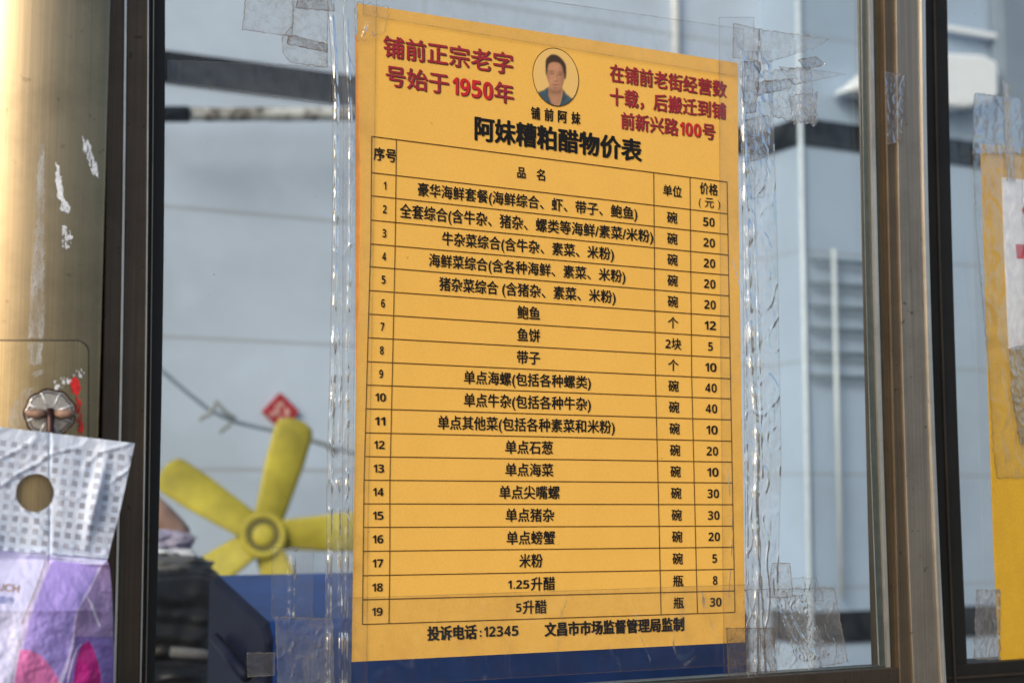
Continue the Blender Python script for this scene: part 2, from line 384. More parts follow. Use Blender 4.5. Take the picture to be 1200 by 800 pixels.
def blade():
    b = MB(); r0 = RH * .8; nu, nv = 22, 8; top, bot = [], []
    for i in range(nu + 1):
        t_ = i / nu; r = lerp(r0, LB, t_)
        w = lerp(18, 23, min(1, t_ * 1.7)) * ks
        if t_ > .86: w *= math.sqrt(max(.0, 1 - ((t_ - .86) / .145) ** 2)) * .55 + .45 if t_ < .999 else .42
        tw = lerp(.36, .2, t_)
        for j in range(nv + 1):
            s_ = (j / nv * 2 - 1); cam_ = .005 * (1 - s_ * s_)
            top.append((r, -s_ * w * math.sin(tw) - cam_, s_ * w * math.cos(tw)))
    W_ = nv + 1; n = len(top)
    bot = [(x, y + .0022, z) for x, y, z in top]
    fs = [(i * W_ + j, i * W_ + j + 1, (i + 1) * W_ + j + 1, (i + 1) * W_ + j) for i in range(nu) for j in range(nv)]
    fs += [tuple(n + k for k in f[::-1]) for f in fs]
    rim = [j for j in range(W_)] + [i * W_ + nv for i in range(1, nu + 1)] + [nu * W_ + j for j in range(nv - 1, -1, -1)] + [i * W_ for i in range(nu - 1, 0, -1)]
    fs += [(rim[k], n + rim[k], n + rim[(k + 1) % len(rim)], rim[(k + 1) % len(rim)]) for k in range(len(rim))]
    b.add(top + bot, fs)
    return b
b0 = blade()
for k, a in enumerate((75, 147, 215, 290, 2)):
    if k == 0: o = b0.build('blade', M['yellow'], fan, True, True); proto = o
    else: o = proto.copy(); COL.objects.link(o); o.parent = fan
    o.rotation_euler = (0, -R(a), 0)

# red paper diamond on the wall
rc = at(329, 481, 2.14)
rd = thing('paper_diamond', rc, 'red paper diamond with faint printed marks above the yellow fan', 'paper decoration')
b = MB(); b.slab([(329, 460), (351, 482), (331, 505), (308, 482)], YW - .012, YW - .002); b.build('red_sheet', M['red_paper'], rd)
b = MB()
for q in ([(327, 470), (333, 472), (330, 478), (325, 476)], [(318, 481), (324, 484), (321, 488), (316, 486)], [(335, 476), (340, 482), (337, 490), (333, 484)], [(327, 488), (333, 489), (331, 494), (326, 493)], [(323, 473), (326, 479), (329, 484), (326, 486), (322, 480)]):
    b.slab(q, YW - .014, YW - .0125)
b.build('printed_mark', M['gold'], rd)

# cable with twisted wire ties
cb = thing('hanging_cable', at(300, 500, 2.0), 'thin blue grey cable sagging behind the fan with twisted wire ties', 'cable')
cp = [(150, 400), (192, 436), (215, 456), (245, 480), (275, 494), (305, 501), (345, 510), (390, 524), (450, 540)]
pts = []
for i in range(len(cp) - 1):
    for k in range(4): pts.append(at(lerp(cp[i][0], cp[i + 1][0], k / 4), lerp(cp[i][1], cp[i + 1][1], k / 4), 2.02))
b = MB(); b.tube(pts, .0042, 8); b.build('cable_line', M['cable'], cb, True)
for pp in ([(234, 492), (240, 487), (246, 486), (250, 478), (254, 470)], [(253, 470), (260, 478), (266, 484), (272, 488), (276, 490)], [(258, 507), (262, 502), (266, 500), (270, 496)], [(345, 505), (362, 515), (380, 520), (395, 532)]):
    b = MB(); b.tube([at(x, y, 1.995 + .01 * N(x, y)) for x, y in pp], .004, 6); b.build('wire_tie', M['wire'], cb, True)

# ------------------------------------------------------------------ blue bin
YB = .62
c0 = at(253, 674, YB); X0 = c0.x; X1 = X0 + 1
yf = YB
while yf > .03 and proj((X0, yf, c0.z))[0] < 317: yf -= .004
X1 = at(882, 790, yf).x
def zat(x, y, py):
    lo, hi = 0, 3
    for _ in range(40):
        m = (lo + hi) / 2
        if proj((x, y, m))[1] > py: lo = m
        else: hi = m
    return lo
zf = zat(X0, yf, 748)
bin_ = thing('blue_bin', (lerp(X0, X1, .5), (YB + yf) / 2, 0), 'large blue bin with a sloping lid standing behind the price poster', 'bin')
prof = [(YB + .012, c0.z - .004), (YB, c0.z), (yf + .012, zf + .014), (yf, zf), (yf, 0.02), (YB + .012, 0.02)]
b = MB(); n = len(prof); vs = [(X0 + .003, y, z) for y, z in prof] + [(X1, y, z) for y, z in prof]
b.add(vs, [tuple(range(n, 2 * n))[::-1]] + [(i, n + i, n + (i + 1) % n, (i + 1) % n) for i in range(n)])
bevel(b.build('bin_body', M['blue'], bin_), .006, 3)
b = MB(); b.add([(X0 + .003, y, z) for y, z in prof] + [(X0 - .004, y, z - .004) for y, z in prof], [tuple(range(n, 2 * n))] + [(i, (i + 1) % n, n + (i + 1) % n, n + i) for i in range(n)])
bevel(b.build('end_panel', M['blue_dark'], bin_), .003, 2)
b = MB(); b.tube([(X0 - .012, lerp(YB, yf, .25), zat(X0 - .012, lerp(YB, yf, .25), 748)), (X0 - .012, yf + .03, zat(X0 - .012, yf + .03, 792))], .006, 8); b.build('handle', M['blue_dark'], bin_, True)

# ------------------------------------------------------------------ pile of bags and cloth
def blob(name, mat, label, cat, c, rx, ry, rz, y, amp, sd, fold=0.0, sharp=2.0):
    cc = at(*c, y); k = (cc - CAM).length / FPX
    def fn(u, v):
        th, ph = u * 2 * math.pi, (v - .5) * math.pi
        d = Vector((math.cos(ph) * math.cos(th), math.cos(ph) * math.sin(th), math.sin(ph)))
        sq = 1 / max(abs(d.x) ** 3 + abs(d.y) ** 3 + abs(d.z) ** 3, .001) ** (1 / 3)
        f = 1 + amp * noise.noise(d * sharp + Vector((sd, sd * 2, 0))) + amp * .5 * noise.noise(d * sharp * 2.7 + Vector((sd, 0, sd)))
        if fold: f += fold * abs(math.sin(d.z * 9 + 2.5 * noise.noise(d * 1.8 + Vector((0, sd, 0)))))
        d = d * (f * sq * .92)
        return cc + Vector((d.x * rx * k, d.y * ry * k, d.z * rz * k))
    b = MB(); b.grid(fn, 72, 48); return tag(b.build(name, mat, None, True), label, cat)
blob('plastic_bag', M['black_bag'], 'crumpled black plastic bag lying left of the blue bin', 'bag', (190, 726), 76, 60, 58, 1.05, .16, 4.2, .09)
blob('fabric_bag', M['grey_bag'], 'grey fabric bag resting on the black plastic bag', 'bag', (190, 672), 54, 45, 24, 1.10, .25, 1.7, .10)
blob('folded_cloth', M['lav_cloth'], 'folded lavender cloth on top of the bag pile', 'cloth', (184, 634), 38, 36, 12, 1.14, .3, 8.1, .06)
blob('folded_cloth', M['white_cloth'], 'off white cloth tucked under the lavender cloth', 'cloth', (182, 651), 40, 32, 9, 1.12, .3, 3.1, .05)
blob('tarpaulin', M['black_bag'], 'dark flat tarpaulin at the bottom of the bag pile', 'tarpaulin', (196, 805), 75, 55, 30, 1.0, .2, 6.4, .08)
tb = thing('paper_tube', at(203, 618, 1.2), 'bent brown paper tube leaning above the lavender cloth', 'tube')
b = MB(); b.tube([at(170, 590, 1.2), at(188, 606, 1.2), at(204, 621, 1.2), at(216, 632, 1.2), at(221, 627, 1.2)], [.020, .020, .019, .018, .012], 14); b.build('tube_body', M['skin_brown'], tb, True)
b = MB(); b.tube([at(200, 763, .86), at(235, 766, .86), at(262, 770, .86)], .006, 8)
tag(b.build('plastic_pipe', M['grey_bag'], None, True), 'thin grey pipe lying across the dark pile by the bin', 'pipe')

# ------------------------------------------------------------------ window frames and glass
def bar(b, xl, xr, yfr, ybk, y0=-60, y1=860, m=0, n=14):
    """upright bar whose front face runs between two measured edges"""
    f = lambda tab, y: sp(tab, y) if isinstance(tab, (list, tuple)) else tab
    vs = []
    for i in range(n + 1):
        y = lerp(y0, y1, i / n); a = at(f(xl, y), y, yfr); c = at(f(xr, y), y, yfr)
        vs += [a, c, Vector((c.x, ybk, c.z)), Vector((a.x, ybk, a.z))]
    fs = []
    for i in range(n):
        o = i * 4
        fs += [(o + k, o + (k + 1) % 4, o + 4 + (k + 1) % 4, o + 4 + k) for k in range(4)]
    fs += [(0, 3, 2, 1), (n * 4, n * 4 + 1, n * 4 + 2, n * 4 + 3)]
    b.add(vs, fs, m)
def T(a, c, d): return [(0, a), (400, c), (800, d)]
def off(tab, d): return [(y, x + d) for y, x in tab]
E0 = T(118.5, 114, 104)            # column / jamb gap
E1 = T(147, 142.3, 134)            # first bright edge
E2 = T(174, 171.5, 165)
E3 = T(181, 178, 172)
E4 = T(193.5, 190.5, 181)          # glass starts
jam = thing('window_jamb', at(150, 790, -.02), 'dark bronze aluminium window jamb between the metal column and the glass', 'window frame')
b = MB(); bar(b, off(E0, -14), off(E0, 8), .0, .05); b.build('seal', M['black_gap'], jam)
b = MB(); bar(b, off(E0, 7), off(E1, -.5), -.030, .03); bevel(b.build('outer_stile', M['bronze'], jam), .0008)
b = MB(); bar(b, off(E1, -1), off(E1, 1.6), -.0315, -.0265); b.build('worn_edge_glint', M['worn_glint'], jam)
b = MB(); bar(b, off(E1, 1.4), off(E2, 0), -.024, .03); bevel(b.build('inner_stile', M['bronze'], jam), .0008)
b = MB(); bar(b, off(E2, -1), off(E2, .4), -.0255, -.0235); b.build('worn_edge_glint', M['worn_glint'], jam)
b = MB(); bar(b, off(E2, .6), off(E3, 0), -.018, .03); b.build('glazing_bead', M['bronze_dark'], jam)
b = MB(); bar(b, off(E3, -1.4), off(E3, -.4), -.0195, -.0175); b.build('worn_edge_glint', M['bronze_grey'], jam)
b = MB(); bar(b, off(E3, 0), E4, -.008, .02); b.build('rubber_gasket', M['black_gap'], jam)

F0 = T(1014, 1021, 1036); F1 = T(1019.3, 1027, 1041); F2 = T(1023, 1031.5, 1044.5); F3 = T(1032, 1040, 1051.5)
F4 = T(1036.5, 1045, 1055.5); F5 = T(1050, 1056.5, 1070.5); F6 = T(1080, 1087.5, 1104.5); F7 = T(1084.5, 1092, 1109); F8 = T(1110, 1119, 1134.5)
sash = thing('sliding_sash', at(1060, 795, -.01), 'bronze aluminium sliding sash whose clear pane carries the price poster', 'window')
rail = [(300, 832), (600, 813), (910, 791.5), (1046, 783)]
def railpx(x): return pl(rail, x)
gl = MB(); a0, a1 = at(178, 400, 0).x, at(1040, 400, 0).x
gl.box((a0, 0, zof(600, 900, 0)), (a1, .005, zof(600, -160, 0))); gl.build('glass_pane', M['glass'], sash)
b = MB(); bar(b, F0, F1, -.004, .0003); b.build('rubber_gasket', M['gasket'], sash)
b = MB(); bar(b, F1, F2, -.0065, .004, y1=782); b.build('worn_edge_glint', M['worn_glint'], sash)
b = MB(); bar(b, F2, F3, -.0045, -.0003); b.build('rubber_gasket', M['gasket'], sash)
b = MB(); bar(b, F3, off(F3, 1.4), -.0095, .0); bar(b, off(F4, -1.5), off(F4, -.3), -.0105, .0); b.build('worn_edge_glint', M['bronze_tan'], sash)
b = MB(); bar(b, off(F3, 1.2), off(F4, -1.2), -.007, .016); b.build('glazing_bead', M['bronze_dark'], sash)
b = MB(); bar(b, off(F4, -.5), off(F5, -.4), -.012, .02); bevel(b.build('stile', M['bronze_tan'], sash), .0006)
b = MB(); bar(b, off(F5, .5), off(F6, .3), -.014, .02); bevel(b.build('stile', M['bronze_grey'], sash), .0006)
b = MB(); bar(b, F6, F7, -.0155, -.006); b.build('worn_edge_glint', M['worn_glint'], sash)
b = MB(); b.slab([(150, railpx(150)), (1070, railpx(1070) - 1), (1070, 900), (150, 900)], -.011, .018); bevel(b.build('bottom_rail', M['bronze'], sash), .0008)
b = MB(); b.slab([(150, railpx(150) - 5), (1044, railpx(1044) - 4), (1044, railpx(1044) + 2), (150, railpx(150) + 2)], -.004, .004); b.build('bottom_gasket', M['gasket'], sash)

sd2 = thing('sliding_sash', at(1150, 790, .04), 'second sash at the right, painted shade-dark, whose pane carries the yellow notice', 'window')
YS = .03
gl = MB(); gl.box((at(1085, 400, YS).x, YS, zof(1150, 900, YS)), (at(1260, 400, YS).x, YS + .005, zof(1150, -160, YS))); gl.build('glass_pane', M['glass_side'], sd2)
b = MB(); bar(b, off(F7, -14), off(F8, -12), YS - .012, YS + .03); bar(b, off(F8, -13), F8, YS - .008, YS + .02); b.build('stile', M['bronze_dark'], sd2)  # stile lies back in shadow; that shade is in its metal colour
b = MB(); bar(b, off(F8, -16), off(F8, -13.6), YS - .0132, YS - .010); b.build('worn_edge_glint', M['bronze'], sd2)
b = MB(); b.slab([(1080, 781), (1260, 768.5), (1260, 900), (1080, 900)], YS - .010, YS + .02); bevel(b.build('bottom_rail', M['bronze_dark'], sd2), .0008)
b = MB(); b.slab([(1080, 795), (1260, 783), (1260, 786), (1080, 798)], YS - .012, YS - .009); b.build('track_edge', M['bronze'], sd2)

# ------------------------------------------------------------------ price poster
YS0, YT = -.0012, -.0016                       # sheet front and print
PL = [(4, 418.4), (60, 419.6), (180, 422.4), (260, 422.8), (350, 421), (450, 417.7), (600, 414.9), (775, 412.4)]
PR = [(74, 865), (200, 865.2), (450, 868.6), (600, 871.4), (752, 873.4)]
pos = thing('price_poster', at(640, 775, 0), 'large yellow printed price list with a round portrait taped to the glass', 'poster')
outl = [(418.4, 4)] + [(lerp(418.4, 865, k / 8), lerp(4, 74, k / 8)) for k in range(1, 8)] + [(x, y) for y, x in PR]
outl += [(lerp(873.4, 412.4, k / 8), lerp(752, 775, k / 8)) for k in range(1, 8)] + [(x, y) for y, x in PL[::-1]][:-1]
b = MB(); b.slab(outl, YS0, -.0007); b.build('sheet', M['paper'], pos)
b = MB(); b.slab([(417.2, 40), (424, 42), (425.5, 200), (424, 420), (417.5, 470), (416.8, 300)], -.00065, -.0003); b.build('backing_sheet', M['paper_edge'], pos)

def P(x, y, d=YT): return at(x, y, d)
LY = [163.6,205.6,232.4,260.6,288.2,314.7,342.3,369.7,397.1,424.8,451.9,479.5,507.4,535,562.4,589.9,617.3,645.1,673.4,701.4,730.1]
RY = [213.3,250.5,274.6,298.7,322.3,346.6,370.6,395,419.2,443.5,467,491.6,516.5,541,565.4,590.8,615.9,640.6,666.4,691.7,716.9]
V1 = [(160, 435.5), (284, 434.4), (422, 430.4), (560, 426.6), (731, 424.6)]
V2 = [(163, 464.5), (288, 463), (424, 460), (562, 456.8), (645, 456.8), (730, 455.8)]
V3 = [(203, 766), (441, 768), (615, 772.3), (718, 774.6)]
V4 = [(209, 808.6), (441, 810.5), (616, 814.7), (717, 817.2)]
V5 = [(213, 852), (347, 854.3), (443, 856), (616, 859.2), (717, 861.3)]
def rowy(i, x):
    """height of table line i at pixel x; i may be fractional"""
    k = min(int(i), 19); f = i - k
    def one(j):
        xl, xr = pl(V2, LY[j]), pl(V5, RY[j])
        return lerp(LY[j], RY[j], (x - xl) / (xr - xl))
    return lerp(one(k), one(k + 1), f)
b = MB()
for i in range(21):
    n = 10; top, bot = [], []
    x0, x1 = pl(V1, LY[i]), pl(V5, RY[i])
    w = .52
    for k in range(n + 1):
        x = lerp(x0, x1, k / n); y = rowy(i, x)
        top.append(P(x, y - w)); bot.append(P(x, y + w))
    b.add(top + bot, [(k, n + 1 + k, n + 2 + k, k + 1) for k in range(n)])
for V in (V1, V2, V3, V4, V5):
    n = 20; a_, c_ = [], []
    for k in range(n + 1):
        i = 20 * k / n; x = pl(V, 160 + 28 * i); y = rowy(i, x); x = pl(V, y)
        a_.append(P(x - .45, y, YT - .00005)); c_.append(P(x + .45, y, YT - .00005))
    b.add(a_ + c_, [(k, k + 1, n + 2 + k, n + 1 + k) for k in range(n)])
b.build('table_grid', M['ink_line'], pos)

_tc = {}
def glyphs(s, bold):
    if (s, bold) in _tc: return _tc[s, bold]
    cu = bpy.data.curves.new('lettering', 'FONT'); cu.body = s; cu.size = 1; cu.offset = bold; cu.resolution_u = 3; cu.fill_mode = 'FRONT'
    o = bpy.data.objects.new('lettering', cu); COL.objects.link(o); bpy.context.view_layer.update()
    me = bpy.data.meshes.new_from_object(o.evaluated_get(bpy.context.evaluated_depsgraph_get()))
    vs = [v.co.copy() for v in me.vertices]; fs = [tuple(p.vertices) for p in me.polygons]
    bpy.data.objects.remove(o); bpy.data.curves.remove(cu); bpy.data.meshes.remove(me)
    _tc[s, bold] = (vs, fs); return vs, fs
def ext(s, bold=0.0):
    vs, _ = glyphs(s, bold); return min(v.y for v in vs), max(v.y for v in vs)
CJ = ext('国'); DG = ext('0')
WIDE = {c: chr(0x1D7EC + int(c)) for c in '0123456789'}   # bold upright figures
DG = ext(WIDE['0'])
def put(b, s, xl, xr, ymap, h, bold=.012, ref=CJ, depth=YT - .0001, m=0):
    if s.isdigit():                            # lay each figure by itself
        ws = [.62 if c == '1' else 1 for c in s]; gap = .16; tot = sum(ws) + gap * (len(s) - 1); k = (xr - xl) / tot; x = xl
        for c, w_ in zip(s, ws): put1(b, WIDE[c], x, x + w_ * k, ymap, h, bold, ref, depth, m); x += (w_ + gap) * k
    else: put1(b, s, xl, xr, ymap, h, bold, ref, depth, m)
def put1(b, s, xl, xr, ymap, h, bold, ref, depth, m):
    """strokes are fattened by overprinting the string a little shifted, like a heavy printing"""
    e = bold * (h((xl + xr) / 2) if callable(h) else h); ey = e * .7
    sh = [(0, 0)] if bold <= 0 else [(-e, 0), (e, 0), (0, -ey), (0, ey)]
    if bold > .025: sh += [(-e * .75, -ey * .75), (e * .75, -ey * .75), (-e * .75, ey * .75), (e * .75, ey * .75)]
    for i, (dx, dy) in enumerate(sh):
        put0(b, s, xl + e + dx, xr - e + dx, lambda x, dx=dx, dy=dy: ymap(x) + dy, h, 0.0, ref, depth - .000004 * i, m)
def put0(b, s, xl, xr, ymap, h, bold=0.0, ref=CJ, depth=YT - .0001, m=0):
    """lay a string between pixel columns xl..xr; ymap(x) is its centre line, h the glyph height in pixels (or a function of x)"""
    vs, fs = glyphs(s, bold); a, c = min(v.x for v in vs), max(v.x for v in vs)
    mid, H = (ref[0] + ref[1]) / 2, ref[1] - ref[0]; out = []
    for v in vs:
        x = lerp(xl, xr, (v.x - a) / (c - a)); hh = h(x) if callable(h) else h
        out.append(P(x, ymap(x) - (v.y - mid) / H * hh, depth))
    b.add(out, fs, m)
def line(x0, y0, x1, y1): return lambda x: lerp(y0, y1, (x - x0) / (x1 - x0))
# headings
def two(name, items, dx=.7, dy=.6):
    b = MB()
    for s, xl, xr, ym, h, bold, ref, m in items:
        put(b, s, xl + dx, xr + dx, (lambda x, ym=ym: ym(x) + dy), h, bold, ref, YT - .00006, 2)
        put(b, s, xl, xr, ym, h, bold, ref, YT - .00014, m)
    return b.build(name, [M['ink_red'], M['ink_bright'], M['ink_shadow']], pos)
l1 = line(461.4, 56.2, 589, 74.2); l2 = line(465, 90.4, 589, 109)
two('heading_text', [('铺前正宗老字', 449, 601, l1, 23.5, .024, CJ, 0), ('号始于', 452, 526, l2, 23, .024, CJ, 0),
                     ('1950', 530, 577.5, l2, 20.5, .012, DG, 1), ('年', 579, 602, l2, 22.5, .024, CJ, 0)])
l1 = line(722.6, 86.7, 842.6, 104.5); l2 = line(722.6, 114, 842, 130); l3 = line(735.7, 142.5, 829, 154.4)
two('heading_text', [('在铺前老街经营数', 714.5, 851.5, l1, lambda x: lerp(19.5, 17.8, (x - 714) / 137), .024, CJ, 0),
                     ('十载，后搬迁到铺', 714.5, 850.5, l2, lambda x: lerp(19.5, 17.8, (x - 714) / 137), .024, CJ, 0),
                     ('前新兴路', 727.5, 795, l3, 18.5, .024, CJ, 0), ('100', 796.5, 821.5, l3, 15.5, .012, DG, 1), ('号', 823, 838, l3, 17.5, .024, CJ, 0)], .55, .5)
b = MB(); put(b, '阿妹糟粕醋物价表', 556, 752.5, line(567, 152, 740.5, 176.3), lambda x: lerp(26.5, 24, (x - 556) / 196), .038); b.build('title_text', M['ink'], pos)
b = MB()
for k, c in enumerate('铺前阿妹'):
    xc = 627.5 + k * 15.8; put(b, c, xc - 5.4, xc + 5.4, line(627, 133, 674.6, 139), 13.5, .03)
b.build('name_caption', M['ink'], pos)
# table text
num, itm, uni, pri = MB(), MB(), MB(), MB()
def rowmid(i, f=.5): return lambda x: rowy(i + f, x)
rh = lambda i: (lambda x: (rowy(i + 1, x) - rowy(i, x)))
put(num, '序号', 437.5, 464.5, rowmid(0, .47), 14.5, .024)
put(itm, '品', 606, 616, rowmid(0, .50), 12.5, .024); put(itm, '名', 628.5, 638.8, rowmid(0, .50), 12.5, .024)
put(uni, '单位', 777, 799, rowmid(0, .5), 12.5, .022)
put(pri, '价格', 820, 841.5, rowmid(0, .30), 12.8, .022)
put(pri, '元', 826, 836.5, rowmid(0, .72), 11.5, .014); put(pri, '(', 818.8, 821.6, rowmid(0, .72), 11, .0); put(pri, ')', 841, 844, rowmid(0, .72), 11, .0)
ITEMS = [('豪华海鲜套餐(海鲜综合、虾、带子、鲍鱼)', 489.5, 747), ('全套综合(含牛杂、猪杂、螺类等海鲜/素菜/米粉)', 468.5, 765.5), ('牛杂菜综合(含牛杂、素菜、米粉)', 518, 719.5),
         ('海鲜菜综合(含各种海鲜、素菜、米粉)', 502.5, 733), ('猪杂菜综合 (含猪杂、素菜、米粉)', 514.5, 721.5), ('鲍鱼', 606, 632.8), ('鱼饼', 606, 633), ('带子', 605.5, 633),
         ('单点海螺(包括各种螺类)', 543.5, 692.5), ('单点牛杂(包括各种牛杂)', 543.5, 692.5), ('单点其他菜(包括各种素菜和米粉)', 513, 720.5), ('单点石葱', 592, 648),
         ('单点海菜', 592, 648.5), ('单点尖嘴螺', 585, 656), ('单点猪杂', 592.5, 649.5), ('单点螃蟹', 593.5, 650.5), ('米粉', 608.5, 636), ('升醋', 622, 650.5), ('升醋', 612.5, 640.6)]
UNITS = ['碗'] * 5 + ['个', '2块', '个'] + ['碗'] * 9 + ['瓶', '瓶']
PRICES = '50 20 20 20 20 12 5 10 40 40 10 20 10 30 30 20 5 8 30'.split()
for i, ((s, xl, xr), u_, p_) in enumerate(zip(ITEMS, UNITS, PRICES), 1):
    put(itm, s, xl, xr, rowmid(i), lambda x, i=i: .555 * rh(i)(x), .022)
    xc = (pl(V1, rowy(i, 430)) + pl(V2, rowy(i, 460))) / 2 + 1.5
    w = 4.6 if len(str(i)) == 1 else 12.6
    if str(i) == '1': w = 3.0
    put(num, str(i), xc - w / 2, xc + w / 2, rowmid(i, .50), 9.8, .0, DG)
    xc = lerp(pl(V3, rowy(i, 770)), pl(V4, rowy(i, 812)), .5); w = 19 if len(u_) == 2 else 12.4
    if len(u_) == 2: put(uni, '2', 779.8, 786, rowmid(i), 10.4, 0, DG); u_, xc, w = '块', 792.6, 11.8
    put(uni, u_, xc - w / 2, xc + w / 2, rowmid(i, .5), 12.6, .022)
    xc = lerp(pl(V4, rowy(i, 812)), pl(V5, rowy(i, 855)), .5); w = 13.6 if len(p_) == 2 else 5.6
    put(pri, p_, xc - w / 2, xc + w / 2, rowmid(i, .5), 10.4, .0, DG)
for c_, xl, xr, i in (('1', 595.2, 599.6, 18), ('25', 604.7, 620.2, 18), ('5', 604.7, 611, 19)): put(itm, c_, xl, xr, rowmid(i), 10.2, 0, DG)
put(itm, '.', 601.6, 603.4, lambda x: rowy(18.5, x) + 4.2, 1.9, 0, ext('.'))
num.build('number_column', M['ink'], pos); itm.build('item_column', M['ink'], pos); uni.build('unit_column', M['ink'], pos); pri.build('price_column', M['ink'], pos)
b = MB(); lf = line(508, 742, 603.7, 738.4)
put(b, '投诉电话', 500.5, 559, lf, 15.5, .045); put(b, ':', 562, 564.4, lf, 13, .035); put(b, '12345', 567, 607.5, lf, 12, .01, DG)
put(b, '文昌市市场监督管理局监制', 638, 802, line(644, 737.3, 795, 731.3), 15, .045); b.build('footer_text', M['ink'], pos)
# round portrait
por = MB(); cx, cy = 651.2, 90.6
ell = lambda r, a: (cx + 27.2 * r * math.cos(a), cy + 34.2 * r * math.sin(a) + 27.2 * r * math.cos(a) * .14)
n = 64; por.add([P(*ell(1.0, k * 2 * math.pi / n)) for k in range(n)] + [P(*ell(.965, k * 2 * math.pi / n)) for k in range(n)],
                [(k, (k + 1) % n, n + (k + 1) % n, n + k) for k in range(n)])
por = por.build('portrait', M['ink_line'], pos)
def z7(pts): return [(610 + x / 7.27, 40 + y / 7.27) for x, y in pts]
def spl(pts, k=5):
    out = []; n = len(pts)
    for i in range(n):
        p0, p1, p2, p3 = (Vector(pts[(i + j) % n]) for j in (-1, 0, 1, 2))
        for q in range(k):
            t_ = q / k; out.append(tuple(.5 * ((2 * p1) + (p2 - p0) * t_ + (2 * p0 - 5 * p1 + 4 * p2 - p3) * t_ ** 2 + (3 * p1 - p0 - 3 * p2 + p3) * t_ ** 3)))
    return out
PHAIR = spl(z7([(213, 318), (215, 225), (240, 190), (268, 174), (310, 180), (352, 212), (385, 262), (391, 330), (385, 378), (368, 380), (300, 300), (240, 330), (228, 362), (218, 348)]))
PFACE = spl(z7([(238, 262), (270, 242), (320, 246), (350, 270), (364, 320), (374, 372), (360, 440), (338, 478), (300, 490), (268, 470), (240, 420), (224, 360), (230, 310)]))
PNECK = z7([(240, 440), (236, 520), (262, 590), (322, 625), (350, 545), (362, 460)])
PSHIRT = z7([(140, 500), (200, 478), (238, 448), (262, 530), (290, 605), (322, 622), (345, 565), (362, 474), (400, 520), (450, 556), (450, 640), (140, 640)])
def soft(poly, x, y, r=.75): return sum(inside(poly, x + a * r, y + c * r) for a in (-1, -.33, .33, 1) for c in (-1, -.33, .33, 1)) / 16
def gs(x, y, cx_, cy_, sx_, sy_): return math.exp(-((x - cx_) / sx_) ** 2 - ((y - cy_) / sy_) ** 2)
def tone(px, py):
    """printed colour of the portrait at a point of the oval; None is bare paper"""
    X, Y = (px - 610) * 7.27, (py - 40) * 7.27
    c = Vector((.80, .52, .17)) ; a = 0.0
    def over(col, w):
        nonlocal c, a
        c = c.lerp(Vector(col), w); a = max(a, w)
    over((.030, .085, .125), soft(PSHIRT, px, py)); 
    if a > 0: c *= 1 + .35 * N(X * .05, Y * .03, 3) - .4 * gs(X, Y, 250, 540, 14, 60) - .4 * gs(X, Y, 362, 540, 14, 60)
    w = soft(PNECK, px, py); n_ = Vector((.42, .21, .125)) * (1 - .45 * gs(X, Y, 305, 488, 60, 26) + .12 * gs(X, Y, 290, 560, 30, 40)); over(n_, w)
    over((.030, .018, .016), soft(PHAIR, px, py)); 
    w = soft(PFACE, px, py)
    if w:
        f = Vector((.50, .245, .145)) * (1 + .10 * gs(X, Y, 285, 285, 45, 26) + .12 * gs(X, Y, 262, 395, 26, 26) - .38 * max(0, min(1, (X - 318) / 55)) - .25 * gs(X, Y, 300, 480, 60, 24) - .25 * gs(X, Y, 232, 380, 14, 80) + .08 * N(X * .06, Y * .06, 8))
        dark = .55 * gs(X, Y, 266, 337, 19, 8) + .55 * gs(X, Y, 336, 347, 19, 8) + .50 * gs(X, Y, 264, 318, 24, 6) + .50 * gs(X, Y, 338, 326, 24, 6) + .42 * gs(X, Y, 300, 402, 18, 7) + .25 * gs(X, Y, 310, 372, 8, 26) + .6 * gs(X, Y, 299, 433, 26, 4) + .3 * gs(X, Y, 300, 458, 20, 5)
        f *= max(.12, 1 - dark); f = f.lerp(Vector((.34, .09, .08)), .55 * gs(X, Y, 299, 434, 26, 9)); f += Vector((.10, .07, .05)) * gs(X, Y, 297, 385, 7, 20)
        over(f, w)
    return c
t = NT('printed portrait'); at_ = t.new('Attribute', attribute_name='print'); g_ = t.noise(650, 3, .7)
M['portrait'] = t.p(Base_Color=t.mix(t.math('MULTIPLY', g_, .18), at_.outputs['Color'], (.30, .17, .06)), Roughness=.55); t.set(t.b, 'Specular IOR Level', .3)
pm = MB(); cols = []; nr, na = 46, 120
pts_ = [ell(.97 * r / nr, k * 2 * math.pi / na) for r in range(nr + 1) for k in range(na)]
pm.add([P(x, y, YT - .0001) for x, y in pts_], [(r * na + k, r * na + (k + 1) % na, (r + 1) * na + (k + 1) % na, (r + 1) * na + k) for r in range(nr) for k in range(na)])
po_ = pm.build('printed_face', M['portrait'], por)
ca = po_.data.color_attributes.new('print', 'FLOAT_COLOR', 'POINT')
for k, (x, y) in enumerate(pts_): ca.data[k].color = (*tone(x, y), 1)

